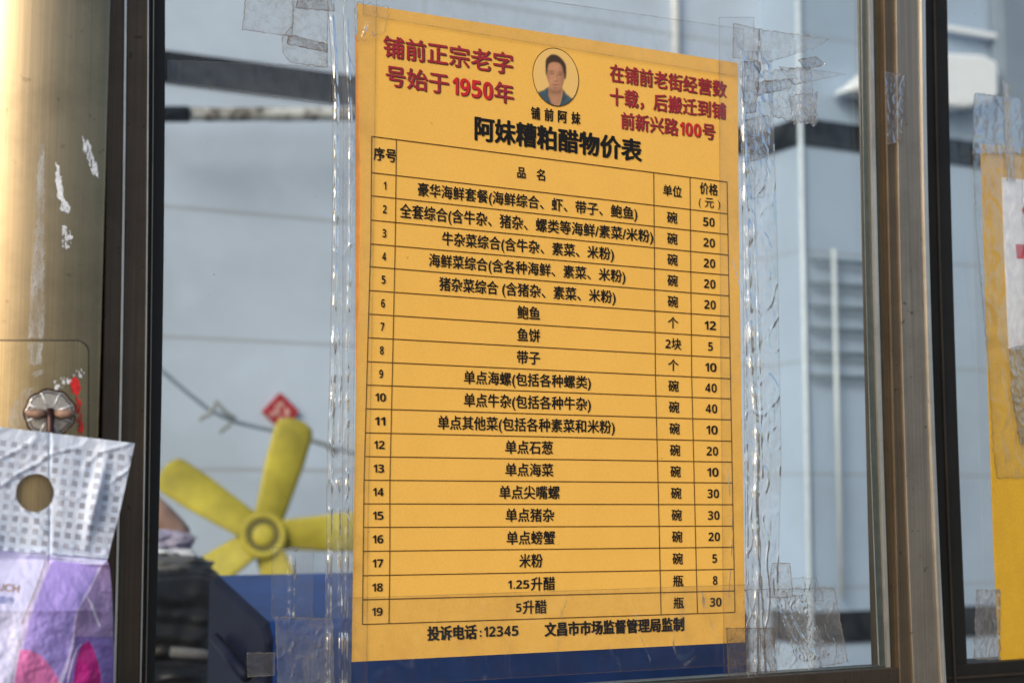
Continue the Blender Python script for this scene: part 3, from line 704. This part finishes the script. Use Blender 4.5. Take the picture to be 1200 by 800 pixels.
# ------------------------------------------------------------------ clear tapes
def tape(label, left, right, y0, mat, sd=1, amp=.0004, ridges=(), nu=40, nv=160, jag=.0, fs=60, name='clear_tape', top=None, bot=None, y=-.0022, stretch=(1, 1)):
    """film strip between a left and a right edge, each a table of (row, column) pixels"""
    ya, yb = max(left[0][0], right[0][0]), min(left[-1][0], right[-1][0])
    def fn(u, v):
        yl = lerp(left[0][0], left[-1][0], v); yr = lerp(right[0][0], right[-1][0], v)
        xl, xr = pl(left, yl), pl(right, yr)
        if jag:
            xl += jag * N(yl * .13, sd, 1) + jag * .5 * N(yl * .5, sd, 2); xr += jag * N(yr * .13, sd, 5) + jag * .5 * N(yr * .5, sd, 6)
        x = lerp(xl, xr, u); yy = lerp(yl, yr, u)
        if jag: 
            w = max(0, 1 - v * 6) + max(0, 1 - (1 - v) * 6); yy += w * jag * 1.2 * N(x * .16, sd, 9)
        A = amp * (.75 if mat in (M['tape_old'], M['tape_brown'], M['tape_tan']) else .8)
        h = A * (N(x / fs * 2 * stretch[0], yy / fs * stretch[1], sd) + .6 * N(x / fs * 5 * stretch[0], yy / fs * 2.6 * stretch[1], sd + 3) )
        h += A * .9 * max(0, 1 - abs(N(x / fs * 1.6 * stretch[0], yy / fs * .8 * stretch[1], sd + 7)) * 7)
        for tab, wd, ht in ridges:
            dx = (x - pl(tab, yy)) / wd
            if abs(dx) < 1 and tab[0][0] <= yy <= tab[-1][0]: h += ht * (math.cos(dx * math.pi) * .5 + .5) * (.62 + .45 * N(yy / 23, sd, 11) + .10 * N(yy / 6, sd, 13) + .9 * N(yy / 24, sd, 14))
        return at(x, yy, y - abs(h))
    b = MB(); b.grid(fn, nu, nv)
    hh_ = left[-1][0] - left[0][0]
    def ed(q):
        u, v = q; yl = lerp(left[0][0], left[-1][0], v); yr = lerp(right[0][0], right[-1][0], v); w = pl(right, yr) - pl(left, yl)
        return (min(min(u, 1 - u) * w, min(v, 1 - v) * hh_), v)
    b.uv = [[ed(q) for q in f] for f in b.uv]
    o = b.build(name, mat, None, True)
    return tag(o, label, 'tape', 'clear tapes on the window')
RG = [(-20, 387), (0, 388), (60, 392), (118, 394.5), (260, 394), (440, 391), (530, 388), (800, 384.5), (830, 384)]
LE = [(y, x - 5) for y, x in RG]
tape('long clear tape running down the left margin of the price poster', [(-20, 402), (830, 400)], [(-20, 442), (200, 439), (420, 436), (600, 432), (830, 430)], 0, M['tape_poster'], 3, .0004,
     ridges=[([(330, 408), (345, 414), (396, 433)], 1.6, .0010)], nu=60, nv=300, y=-.0022)
tape('cloudy clear tape strip standing off the left edge of the price poster', LE, [(-20, 416), (60, 417), (300, 417), (600, 414), (830, 411)], 0, M['tape_film'], 61, .0008,
     ridges=[(RG, 3.8, .0021), ([(-20, 405), (150, 411), (300, 410), (400, 407), (560, 407), (830, 405)], 3.0, .0013), ([(380, 396), (440, 399), (520, 397)], 2.4, .0011), ([(560, 396), (620, 397), (720, 399), (830, 400)], 3.4, .0014)], nu=100, nv=420, fs=34, y=-.0028)
tape('long clear tape running down the right margin of the price poster', [(20, 842), (400, 844), (820, 848)], [(20, 884), (400, 886), (820, 892)], 0, M['tape_poster'], 5, .0004, ridges=[([(305, 858), (380, 877)], 1.6, .0010), ([(530, 850), (620, 858), (700, 853)], 1.6, .0007)], nu=60, nv=300, y=-.0022)
tape('cloudy clear tape strip standing off the right edge of the price poster', [(60, 867), (300, 870), (820, 875)], [(60, 904), (270, 911), (530, 916), (700, 912), (820, 910)], 0, M['tape_film'], 62, .0010,
     ridges=[([(60, 869), (250, 876), (440, 881), (500, 888), (560, 886), (640, 888), (820, 886)], 4.2, .0024), ([(250, 884), (420, 890), (560, 893)], 2.6, .0012), ([(420, 880), (470, 884), (540, 889), (600, 884), (700, 892), (820, 897)], 3.4, .0016), ([(120, 872), (820, 877)], 2.0, .0008)], nu=110, nv=420, fs=32, y=-.0028)
tape('clear tape along the top edge of the price poster', [(-30, 425), (18, 425)], [(34, 872), (92, 872)], 0, M['tape_poster'], 8, .0005, nu=260, nv=50, y=-.0026)
tape('clear tape along the bottom edge of the price poster', [(700, 404), (806, 404)], [(684, 876), (778, 876)], 0, M['tape_poster'], 9, .0013, nu=260, nv=70, y=-.0026)
# old scraps, upper left
tape('small folded clear tape at the poster top left corner', [(2, 417), (50, 417)], [(8, 456), (38, 452)], 0, M['tape_poster'], 15, .0008, nu=40, nv=40, jag=3.0, fs=30, y=-.0034, ridges=[([(6, 436), (20, 433), (46, 424)], 2.2, .0012)])
tape('grimy rectangular tape scrap left of the poster top corner', [(-8, 288), (35, 283.5)], [(-8, 344), (44, 343)], 0, M['tape_old'], 11, .0005, nu=60, nv=50, jag=1.0, fs=30, y=-.0016)
tape('notched grimy tape scrap beside the poster top left corner', [(-8, 345), (14, 343), (28, 344), (44, 330), (62, 331), (74, 340)], [(-8, 386), (14, 385), (40, 384), (80, 384)], 0, M['tape_old'], 12, .0006, nu=60, nv=70, jag=1.2, fs=26, y=-.0019)
tape('brown stained tape strip at the very top left of the poster', [(-14, 352), (10, 346)], [(-14, 392), (14, 392)], 0, M['tape_brown'], 13, .0005, nu=40, nv=30, jag=1.2, fs=24, y=-.0021)
tape('faint clear tape film crossing the dark border at upper left', [(70, 196), (96, 196)], [(78, 388), (124, 388)], 0, M['tape_clean'], 14, .0004, nu=150, nv=40, jag=1.5, fs=40, y=-.0013)
# old scraps, upper right
tape('grey square tape scrap at the poster top right corner', [(27, 859), (68, 858.5)], [(34, 890), (72, 889)], 0, M['tape_old'], 21, .0005, nu=40, nv=40, jag=.8, fs=24, y=-.0030)
tape('torn tape scrap pointing right beside the poster top right corner', [(34, 889), (76, 892)], [(46, 972), (56, 958)], 0, M['tape_old'], 22, .0006, nu=90, nv=40, jag=2.2, fs=24, y=-.0018)
tape('brown stained tape patch under the poster top right corner', [(72, 868), (134, 871)], [(72, 892), (132, 886)], 0, M['tape_brown'], 23, .0006, nu=40, nv=60, jag=2.4, fs=22, y=-.0033)
tape('crumpled bubbly tape patch beside the poster upper right corner', [(84, 893), (138, 905)], [(78, 950), (147, 957)], 0, M['tape_old'], 24, .0009, nu=80, nv=80, jag=3.2, fs=16, y=-.0017)
tape('thin pointed tape sliver at the upper right of the poster', [(78, 912), (100, 930)], [(86, 992), (88, 990)], 0, M['tape_old'], 25, .0004, nu=70, nv=20, jag=.6, fs=24, y=-.0020)
tape('folded tape curl near the pillar corner at upper right', [(70, 935), (82, 944)], [(66, 956), (76, 968)], 0, M['tape_brown'], 26, .0018, nu=40, nv=24, jag=1.2, fs=12, y=-.0024)
tape('small bubbly tape scrap touching the pillar corner bead at upper right', [(112, 924), (146, 930)], [(108, 958), (144, 956)], 0, M['tape_old'], 63, .0012, nu=44, nv=44, jag=3.5, fs=12, y=-.0026)
tape('narrow dark tape scrap crossing the upper right tape cluster', [(96, 884), (112, 888)], [(92, 930), (104, 926)], 0, M['tape_brown'], 64, .0010, nu=50, nv=24, jag=1.8, fs=14, y=-.0031)
tape('ragged tape scrap over the dark tile border beside the poster', [(140, 874), (190, 880)], [(134, 902), (184, 898)], 0, M['tape_old'], 65, .0011, nu=44, nv=60, jag=2.6, fs=14, y=-.0039)
tape('wrinkled clear tape flap hanging below the upper right scraps', [(120, 872), (232, 880)], [(118, 906), (232, 896)], 0, M['tape_clean'], 27, .0010, nu=50, nv=90, jag=2.4, fs=22, y=-.0036)
# lower right
tape('wide wrinkled tape scrap at the poster lower right corner', [(690, 872), (793, 905)], [(688, 978), (775, 994)], 0, M['tape_old'], 31, .0009, nu=110, nv=90, jag=1.5, fs=26, y=-.0017,
     ridges=[([(690, 915), (720, 925), (760, 945), (793, 962)], 5, .0035), ([(690, 905), (740, 926), (793, 952)], 4, .002)])
tape('short grey tape tab above the lower right tape scrap', [(659, 904), (700, 900)], [(659, 926), (700, 930)], 0, M['tape_old'], 32, .0006, nu=30, nv=30, jag=1.0, fs=20, y=-.0021)
tape('small clear tape tab beside the lower right tape scrap', [(676, 928), (704, 930)], [(676, 957), (704, 966)], 0, M['tape_clean'], 33, .0007, nu=30, nv=30, jag=1.4, fs=20, y=-.0023)
tape('dirty tape end hanging below the poster lower right corner', [(735, 851), (812, 854)], [(735, 908), (812, 909)], 0, M['tape_brown'], 34, .0006, nu=50, nv=50, jag=1.0, fs=26, y=-.0040)
# lower left, in front of the blue bin
tape('wrinkled old tape scrap in front of the blue bin', [(722, 322), (812, 326)], [(724, 390), (812, 392)], 0, M['tape_old'], 41, .0009, nu=80, nv=90, jag=1.2, fs=22, y=-.0017)
tape('small square tape scrap at the bottom of the blue bin', [(764, 289), (793, 290)], [(764, 322), (791, 322)], 0, M['tape_old'], 42, .0005, nu=36, nv=36, jag=.8, fs=20, y=-.0015)
tape('added clear tape film, creased to give a bright streak over the blue bin', [(640, 318), (724, 318)], [(640, 368), (724, 366)], 0, M['tape_clean'], 43, .0004, nu=60, nv=110, jag=.8, fs=40, y=-.0013, ridges=[([(640, 344), (662, 342.5), (724, 341)], 6.5, .0026)])  # added film, its ridge shaped to catch a vertical glint
tape('crumpled tape lump in the lower right tape scraps', [(700, 908), (776, 934)], [(696, 944), (770, 972)], 0, M['tape_film'], 66, .0011, nu=60, nv=80, jag=2.5, fs=14, y=-.0027)
tape('torn narrow tape scrap above the upper left tape scraps', [(40, 338), (52, 336)], [(52, 384), (62, 384)], 0, M['tape_brown'], 67, .0006, nu=50, nv=20, jag=1.6, fs=16, y=-.0024)
# right pane
tape('curled clear tape strip over the yellow notice in the right pane', [(109, 1142), (130, 1139), (260, 1142.5), (345, 1150), (420, 1157), (530, 1164), (560, 1168)], [(116, 1197), (560, 1206)], 0, M['tape_flat'], 51, .0002, nu=70, nv=200, jag=1.2, fs=40, y=YS - .0030)
tape('grey curled tape end above the yellow notice in the right pane', [(109, 1142), (180, 1140)], [(116, 1197), (180, 1199)], 0, M['tape_old'], 56, .0006, nu=50, nv=50, jag=2.0, fs=24, y=YS - .0040)
tape('tan masking strip reaching above the yellow notice', [(94, 1175), (140, 1177), (212, 1180)], [(98, 1182), (140, 1185), (212, 1190)], 0, M['tape_tan'], 52, .0005, nu=20, nv=70, jag=1.4, fs=18, y=YS - .0046)
tape('brown torn tape below the white paper on the notice', [(408, 1183), (462, 1185), (520, 1195)], [(400, 1212), (462, 1212), (520, 1212)], 0, M['tape_brown'], 53, .0004, nu=40, nv=70, jag=2.0, fs=16, y=YS - .0046)
tape('peeling clear tape at the lower edge of the yellow notice', [(690, 1144), (772, 1141)], [(690, 1172), (772, 1172)], 0, M['tape_old'], 54, .0006, nu=36, nv=60, jag=2.0, fs=20, y=YS - .0026)
tape('brown tape scrap stuck on the bronze sash stile', [(84, 1037), (170, 1040)], [(88, 1061), (165, 1056)], 0, M['tape_brown'], 55, .0003, nu=36, nv=70, jag=1.6, fs=18, y=-.0165)

# ------------------------------------------------------------------ yellow notice in the right pane
no = thing('yellow_notice', at(1180, 774, YS), 'yellow notice with a white printed paper in the right pane', 'notice')
b = MB(); b.slab([(1149.5, 168), (1290, 184), (1290, 768), (1171.5, 774.5), (1165, 640), (1161, 530), (1152.5, 262)], YS - .0016, YS - .0006); b.build('card', M['notice'], no)
b = MB(); b.slab([(1174.5, 208), (1290, 221), (1290, 412), (1182.5, 408.5), (1177.5, 300)], YS - .0022, YS - .0017); b.build('white_paper', M['notice_white'], no)
b = MB()
for q in ([(1197, 246), (1216, 222), (1216, 270)], [(1190, 286), (1290, 290), (1290, 306), (1192, 303)]): b.slab(q, YS - .0025, YS - .0023)
b.build('red_mark', M['ink_bright'], no)

# ------------------------------------------------------------------ metal column
YC = -.052; RC = .085
x118 = at(116, 400, YC).x
CX, CY = x118 - RC * math.sin(R(12)), YC + RC * math.cos(R(12))
colm = thing('metal_column', (CX, CY, 0), 'round bronze metal column with a cover plate and scratched film', 'column')
def cyl(px, py, o=0.0):
    d = (FW * FPX + RT * (px - 600) - UP * (py - 400)).normalized(); q = CAM - Vector((CX, CY, 0)); r = RC + o
    a = d.x ** 2 + d.y ** 2; b_ = 2 * (q.x * d.x + q.y * d.y); c = q.x ** 2 + q.y ** 2 - r * r
    t_ = (-b_ - math.sqrt(max(b_ * b_ - 4 * a * c, 0))) / (2 * a); return CAM + d * t_
b = MB()
zs = [0, .6, 1.2, 1.5, 1.8, 2.1, 2.5]
sec = [(CX + RC * math.sin(R(-168 + 180 * k / 64)), CY - RC * math.cos(R(-168 + 180 * k / 64))) for k in range(65)]   # round front, from the far left to the right edge
xe, ye = sec[-1]; sec += [(xe + .0012, ye + .001), (xe + .0016, ye + .003), (xe + .0016, .06)]; n = len(sec)
b.add([(x, y, z) for z in zs for x, y in sec], [(i * n + k, i * n + (k + 1) % n, (i + 1) * n + (k + 1) % n, (i + 1) * n + k) for i in range(len(zs) - 1) for k in range(n)])
b.build('column_tube', M['column'], colm, True)
def cpatch(name, fnl, fnr, y0, y1, mat, o, nu=30, nv=40, parent=None):
    b = MB(); b.grid(lambda u, v: cyl(lerp(fnl(lerp(y0, y1, v)), fnr(lerp(y0, y1, v)), u), lerp(y0, y1, v), o), nu, nv)
    return b.build(name, mat, parent or colm, True)
def corner(y): 
    t_ = min(1, max(0, (y - 399) / 14)); return 88 + 15.5 * math.sqrt(1 - (1 - t_) ** 2) - (y - 399) * .006
cpatch('plate_groove', lambda y: -60, lambda y: corner(y + 1.2) + 1.1, 398, 860, M['groove'], .0008, 40, 120)
plate = cpatch('cover_plate', lambda y: -60, lambda y: corner(y) - .2, 399.6, 860, M['plate'], .0012, 40, 120)
rnd = random.Random(3)
def rag(name, poly, mat, o, seed=0, jag=1.2, dens=1.0):
    """ragged film patch on the column: small faces kept where a noisy outline holds"""
    xs = [p[0] for p in poly]; ys = [p[1] for p in poly]; b = MB(); st = .8
    nx, ny = int((max(xs) - min(xs)) / st) + 1, int((max(ys) - min(ys)) / st) + 1
    cache = {}; vs = []; fs = []
    def vid(i, j):
        if (i, j) not in cache: cache[i, j] = len(vs); vs.append(cyl(min(xs) + i * st, min(ys) + j * st, o))
        return cache[i, j]
    for i in range(nx):
        for j in range(ny):
            x, y = min(xs) + (i + .5) * st, min(ys) + (j + .5) * st
            xx_ = x + jag * 2 * N(x * .2, y * .12, seed); yy_ = y + jag * 2 * N(x * .2, y * .2, seed + 4)
            if inside(poly, xx_, yy_) and N(x * .5, y * .16, seed + 9) < dens - .35: fs.append((vid(i, j), vid(i + 1, j), vid(i + 1, j + 1), vid(i, j + 1)))
    if fs: b.add(vs, fs); return b.build(name, mat, colm, True)
rag('film_residue', [(45, 168), (52, 168), (52, 300), (51, 396), (33, 396), (36, 330), (42, 250)], M['film_white'], .0004, 1, .9, .80)
rag('film_residue', [(32, 401), (50, 401), (48, 428), (34, 426), (35, 414)], M['film_white'], .0018, 2, 1.4, .65)
rag('film_residue', [(36, 436), (52, 433), (50, 439), (40, 442)], M['film_white'], .0018, 3, .8, 1)
rag('film_residue', [(26, 458), (40, 454), (42, 470), (28, 500), (8, 500), (12, 480)], M['film_white'], .0018, 4, 2.0, .55)
rag('scrape_mark', [(95, 160), (104, 166), (112, 190), (116, 208), (110, 205), (100, 182)], M['scrape'], .0004, 5, 2.0, .62)
rag('scrape_mark', [(65, 189), (69, 195), (76, 235), (83, 243), (81, 250), (72, 247), (66, 215)], M['scrape'], .0004, 6, 1.2, .85)
rag('scrape_mark', [(74, 262), (82, 270), (85, 278), (78, 298), (73, 280)], M['scrape'], .0004, 7, 2.0, .4)
rag('paint_stain', [(81, 447), (87, 441), (93, 445), (94, 455), (90, 462), (84, 459)], M['red_paint'], .0018, 8, 1.0, .9)
rag('paint_stain', [(87, 458), (92, 458), (96, 480), (98, 520), (93, 520), (91, 490)], M['red_paint'], .0018, 18, 1.6, .42)
rag('scrape_mark', [(60, 452), (84, 436), (96, 432), (100, 440), (84, 446), (66, 458)], M['scrape'], .0017, 9, 2.5, .30)

# ------------------------------------------------------------------ hook
hc = cyl(58, 484, .002); nrm = Vector((hc.x - CX, hc.y - CY, 0)).normalized()
hk = thing('adhesive_hook', hc, 'clear scalloped adhesive hook with rusty arms on the metal column', 'hook')
tx = Vector((-nrm.y, nrm.x, 0)); tx = tx if tx.dot(RT) > 0 else -tx
kk = (hc - CAM).length / FPX
def hp(u, v, o): return hc + tx * u * kk * 1.08 + Vector((0, 0, 1)) * v * kk + nrm * o
t = NT('clear plastic'); tr = t.new('BsdfTransparent'); tr.inputs[0].default_value = (.93, .91, .89, 1); gl_ = t.new('BsdfGlossy'); gl_.inputs['Roughness'].default_value = .12
t.link(t.bump(t.noise(350, 3), .6, .001), gl_.inputs['Normal'])
wd_ = t.new('BsdfDiffuse'); wd_.inputs[0].default_value = (.7, .7, .7, 1)
t.link(t.shade(t.shade(tr.outputs[0], wd_.outputs[0], .28), gl_.outputs[0], .16), t.out.inputs[0]); M['clear'] = t.m
n = 96; rim = [28 + 2.0 * abs(math.sin(k * 2 * math.pi / n * 4.5)) for k in range(n)]
b = MB(); vs = [hp(rr * .9 * f * math.cos(k * 2 * math.pi / n), rr * .93 * f * math.sin(k * 2 * math.pi / n), o) for f, o in ((1, .0005), (.98, .002), (.80, .0022), (.3, .0028)) for k, rr in enumerate(rim)]
b.add(vs, [(i * n + k, i * n + (k + 1) % n, (i + 1) * n + (k + 1) % n, (i + 1) * n + k) for i in range(3) for k in range(n)] + [tuple(3 * n + k for k in range(n))])
b.build('clear_disc', M['clear'], hk, True)
b = MB()
ring = lambda f, o: [hp(rr * .9 * f * math.cos(k * 2 * math.pi / n), rr * .93 * f * math.sin(k * 2 * math.pi / n), o) for k, rr in enumerate(rim)] 
r1 = ring(.97, .0022); b.tube(r1 + [r1[0]], .00045, 6); r1 = ring(.83, .0022); b.tube(r1 + [r1[0]], .0003, 6); b.build('disc_rim', M['dark_steel'], hk, True)
b = MB()
for k in range(8):
    a = R(22 + 45 * k); b.tube([hp(8 * math.cos(a), 8 * math.sin(a), .0025), hp(24 * math.cos(a), 24 * math.sin(a), .0025)], .00045, 6)
b.build('disc_rib', M['scrape'], hk, True)
for sx_ in (-1, 1):
    b = MB(); b.tube([hp(sx_ * 5, -1, .004), hp(sx_ * 12, -1.5, .0055), hp(sx_ * 19, -1, .0045), hp(sx_ * 24, -1, .003)], [.0020, .0026, .0024, .0012], 10); b.build('rusty_arm', M['rust'], hk, True)
b = MB(); b.tube([hp(0, 4, .004), hp(0, -8, .006), hp(0, -24, .007), hp(0, -40, .0075), hp(0, -48, .008)], .0022, 10); b.build('hook_stem', M['dark_steel'], hk, True)

# ------------------------------------------------------------------ tissue pack hanging on the hook
YBG = -.070
RGT = [(500, 161), (519, 158), (560, 149.5), (600, 140.5), (640, 130), (656, 126.5), (664, 128.5), (690, 131), (720, 132.5), (760, 133.5), (840, 133.5)]
def topy(x): return 500 + x * .1205
def bag(px, py):
    f = min(1, max(0, (py - 655) / 60))
    h = .004 * N(px / 50, py / 70, 2) + .0007 * N(px / 13, py / 16, 5) + .0003 * N(px / 5, py / 6, 8)
    rd_ = max(0, 1 - abs(N(px / 60 + .3, py / 34, 21)) * 6) * (.0008 if py < 655 else .0004)
    puff = .022 * f * (1 - min(1, max(0, (px - 20) / 118)) ** 2)
    fold = .006 * math.exp(-((px - 118 + (py - 560) * .22) / 7) ** 2) * math.exp(-((py - 585) / 40) ** 2)
    dent = -.0010 * math.exp(-((px - 58.5) / 1.6) ** 2) * (1 if py < 660 else 0)
    lid = .0022 * math.exp(-((py - 652 - .12 * (px - 60)) / 4) ** 2)
    return at(px, py, YBG - h * (.6 + .4 * f) - rd_ - puff - fold - dent - lid)
bagt = thing('tissue_pack', at(40, 800, YBG), 'white and purple pack of tissues with a punched handle hanging from the hook', 'tissue pack')
t = NT('white printed bag film'); c = t.new('TexCoord'); sx = t.new('SeparateXYZ'); t.link(c.outputs['UV'], sx.inputs[0])
# uv: photograph-like millimetres across the film
wx = t.math('ADD', sx.outputs[0], t.math('MULTIPLY', t.math('SUBTRACT', t.noise(22, 3, .5, kind='UV'), .5), .018))
wy = t.math('ADD', sx.outputs[1], t.math('MULTIPLY', t.math('SUBTRACT', t.noise(20, 3, .5, kind='UV', vscale=(1, 1, 1)), .5), .014))
def cell(o, p): return t.math('ABSOLUTE', t.math('SUBTRACT', t.math('FRACT', t.math('DIVIDE', o, p)), .5))
PXP = .105
sq = t.math('MULTIPLY', t.math('LESS_THAN', cell(wx, PXP), .27), t.math('LESS_THAN', cell(wy, .124), .27))
dk_ = t.noise(4, 3, .6, kind='UV')
sqc = t.mix(t.ramp(dk_, [(.35, 0), (.7, 1)]), (.50, .54, .66), (.22, .24, .32))
lim = t.math('GREATER_THAN', sx.outputs[1], .13)
cc = t.mix(t.math('MULTIPLY', t.math('MULTIPLY', sq, lim), .9), (.70, .80, .98), sqc)
t.p(Base_Color=cc, Roughness=.32)
ex = t.math('DIVIDE', t.math('SUBTRACT', sx.outputs[0], .42), .185); ey = t.math('DIVIDE', t.math('SUBTRACT', sx.outputs[1], .72), .225)
rr_ = t.math('ADD', t.math('MULTIPLY', ex, ex), t.math('MULTIPLY', ey, ey))
rr_ = t.math('ADD', rr_, t.math('MULTIPLY', t.math('SUBTRACT', t.noise(9, 3, .5, kind='UV'), .5), .25))
ht = t.new('BsdfTransparent'); tl = t.new('BsdfTranslucent'); tl.inputs[0].default_value = (.75, .80, .92, 1)
t.link(t.shade(t.shade(t.b.outputs[0], tl.outputs[0], .2), ht.outputs[0], t.math('LESS_THAN', rr_, 1.0)), t.out.inputs[0])
t.set(t.b, 'Normal', t.bump(t.math('ADD', t.noise(30, 4, .6, kind='UV'), t.math('MULTIPLY', sq, .25)), .5, .001)); M['bag_head'] = t.m
def film(name, col, var=.15, rough=.25):
    t = NT(name); f = t.noise(60, 5, .6); g_ = t.noise(16, 3)
    c = t.mix(t.ramp(f, [(.35, 0), (.7, 1)]), tuple(x * (1 - var) for x in col), tuple(min(1, x * (1 + var)) for x in col))
    t.p(Base_Color=c, Roughness=rough); t.set(t.b, 'Normal', t.bump(t.noise(60, 4, .6), .16, .0015)); return t.m
FM = [film('lavender white film', (.62, .63, .90), .08), film('purple film', (.42, .33, .80), .14), film('pale lilac film', (.60, .53, .82), .1), film('gold printed line', (.36, .28, .25), .1),
      film('pink petal print', (.78, .22, .52), .22), film('magenta petal print', (.38, .015, .19), .3), film('deep purple film', (.19, .13, .42), .2), film('dusty purple film', (.30, .22, .44), .15), film('pale seam line', (.62, .56, .74), .1)]
b = MB()                                      # header with the punched hole
nu, nv = 220, 170
vs, uv = [], []
for j in range(nv + 1):
    for i in range(nu + 1):
        u, v = i / nu, j / nv
        x1 = pl(RGT, lerp(519, 656, v)); x = lerp(-60, x1, u); ytop = topy(x); ybot = 656 - (126 - x) * .075 - 2 + 2 * N(x * .1, 4)
        y = lerp(ytop, ybot, v); vs.append(bag(x, y)); 
        xs_ = x + (y - topy(x)) * .13
        uv.append((xs_ / 120 + .0, (y - topy(x) * 1.0) / 100))
W_ = nu + 1
b.add(vs, [(j * W_ + i, j * W_ + i + 1, (j + 1) * W_ + i + 1, (j + 1) * W_ + i) for j in range(nv) for i in range(nu)], 0, uv)
b.build('handle_film', M['bag_head'], bagt, True)
def z5(pts): return [(x / 5, 640 + y / 5) for x, y in pts]
REG = [(4, z5([(118, 605), (160, 602), (230, 630), (290, 690), (340, 770), (360, 830), (80, 830), (100, 700)])),
       (8, z5([(108, 690), (150, 740), (165, 830), (155, 830), (140, 750), (100, 700)])),
       (5, z5([(480, 575), (520, 552), (545, 590), (575, 680), (590, 760), (595, 830), (425, 830), (440, 700), (460, 620)])),
       (8, z5([(490, 556), (455, 600), (425, 680), (405, 770), (398, 830), (388, 830), (396, 770), (416, 680), (446, 600)])),
       (6, z5([(436, 524), (665, 530), (665, 830), (355, 830), (400, 700), (430, 580)])),
       (8, z5([(508, 290), (540, 330), (575, 420), (590, 468), (580, 470), (560, 430), (530, 350)])),
       (7, z5([(520, 270), (600, 110), (645, 70), (660, 250), (665, 360), (665, 530), (436, 524), (442, 440), (460, 370)])),
       (2, z5([(575, 120), (606, 112), (520, 280), (465, 370), (442, 440), (430, 570), (400, 700), (360, 790), (345, 830), (325, 830), (350, 770), (400, 640), (425, 520), (440, 400), (480, 310), (540, 210)])),
       (3, z5([(268, 75), (274, 76), (215, 250), (130, 455), (122, 455), (208, 245)])),
       (3, z5([(110, 540), (114, 540), (74, 760), (64, 830), (59, 830), (70, 760)])),
       (2, z5([(276, 78), (306, 86), (250, 220), (170, 440), (125, 640), (80, 830), (66, 830), (78, 760), (118, 540), (135, 450), (218, 250)])),
       (1, z5([(300, 84), (606, 112), (520, 280), (465, 370), (442, 440), (430, 570), (340, 830), (80, 830), (125, 640), (170, 440), (250, 220)]))]
b = MB(); st = .75; x0_, y0_ = -40.0, 640.0
nx, ny = int(176 / st), int(190 / st); cache = {}; vs = []
def vid(i, j):
    if (i, j) not in cache:
        cache[i, j] = len(vs); y = y0_ + j * st; x = min(x0_ + i * st, pl(RGT, y)); vs.append(bag(x, y) + Vector((0, -.0 if y > 660 else .0015, 0)))
    return cache[i, j]
bym = {}
for i in range(nx):
    for j in range(ny):
        x, y = x0_ + (i + .5) * st, y0_ + (j + .5) * st
        if x - st > pl(RGT, y): continue
        m = 0
        for mi, poly in REG:
            if inside(poly, x, y): m = mi; break
        bym.setdefault(m, []).append((vid(i, j), vid(i + 1, j), vid(i + 1, j + 1), vid(i, j + 1)))
for m, fs in bym.items():
    b0_ = len(b.v)
    if b0_ == 0: b.v = [tuple(p) for p in vs]
    for f in fs: b.f.append(list(f)); b.m.append(m); b.uv.append([(0, 0)] * 4)
b.build('pack_body', FM, bagt, True)
def bput(b, s, xl, xr, yc, h, slope=.12, bold=.01, ref=DG):
    vs, fs = glyphs(s, bold); a, c = min(v.x for v in vs), max(v.x for v in vs); mid, H = (ref[0] + ref[1]) / 2, ref[1] - ref[0]
    out = []
    for v in vs:
        x = lerp(xl, xr, (v.x - a) / (c - a)); y = yc + (x - xr) * slope - (v.y - mid) / H * h
        x += (v.y - mid) / H * h * .15
        out.append(bag(x, y) + Vector((0, -.0006, 0)))
    b.add(out, fs)
M['gold_print'] = plain('gold lettering', (.48, .32, .20), .4, .3); M['blue_print'] = plain('blue lettering', (.16, .20, .48), .4)
b = MB(); bput(b, 'TOUCH', -22, 22, 689, 9, .10, .012); b.build('gold_lettering', M['gold_print'], bagt)
b = MB(); bput(b, '纸面巾', -12, 15.5, 703, 8, .08, .0, CJ); b.build('blue_lettering', M['blue_print'], bagt)
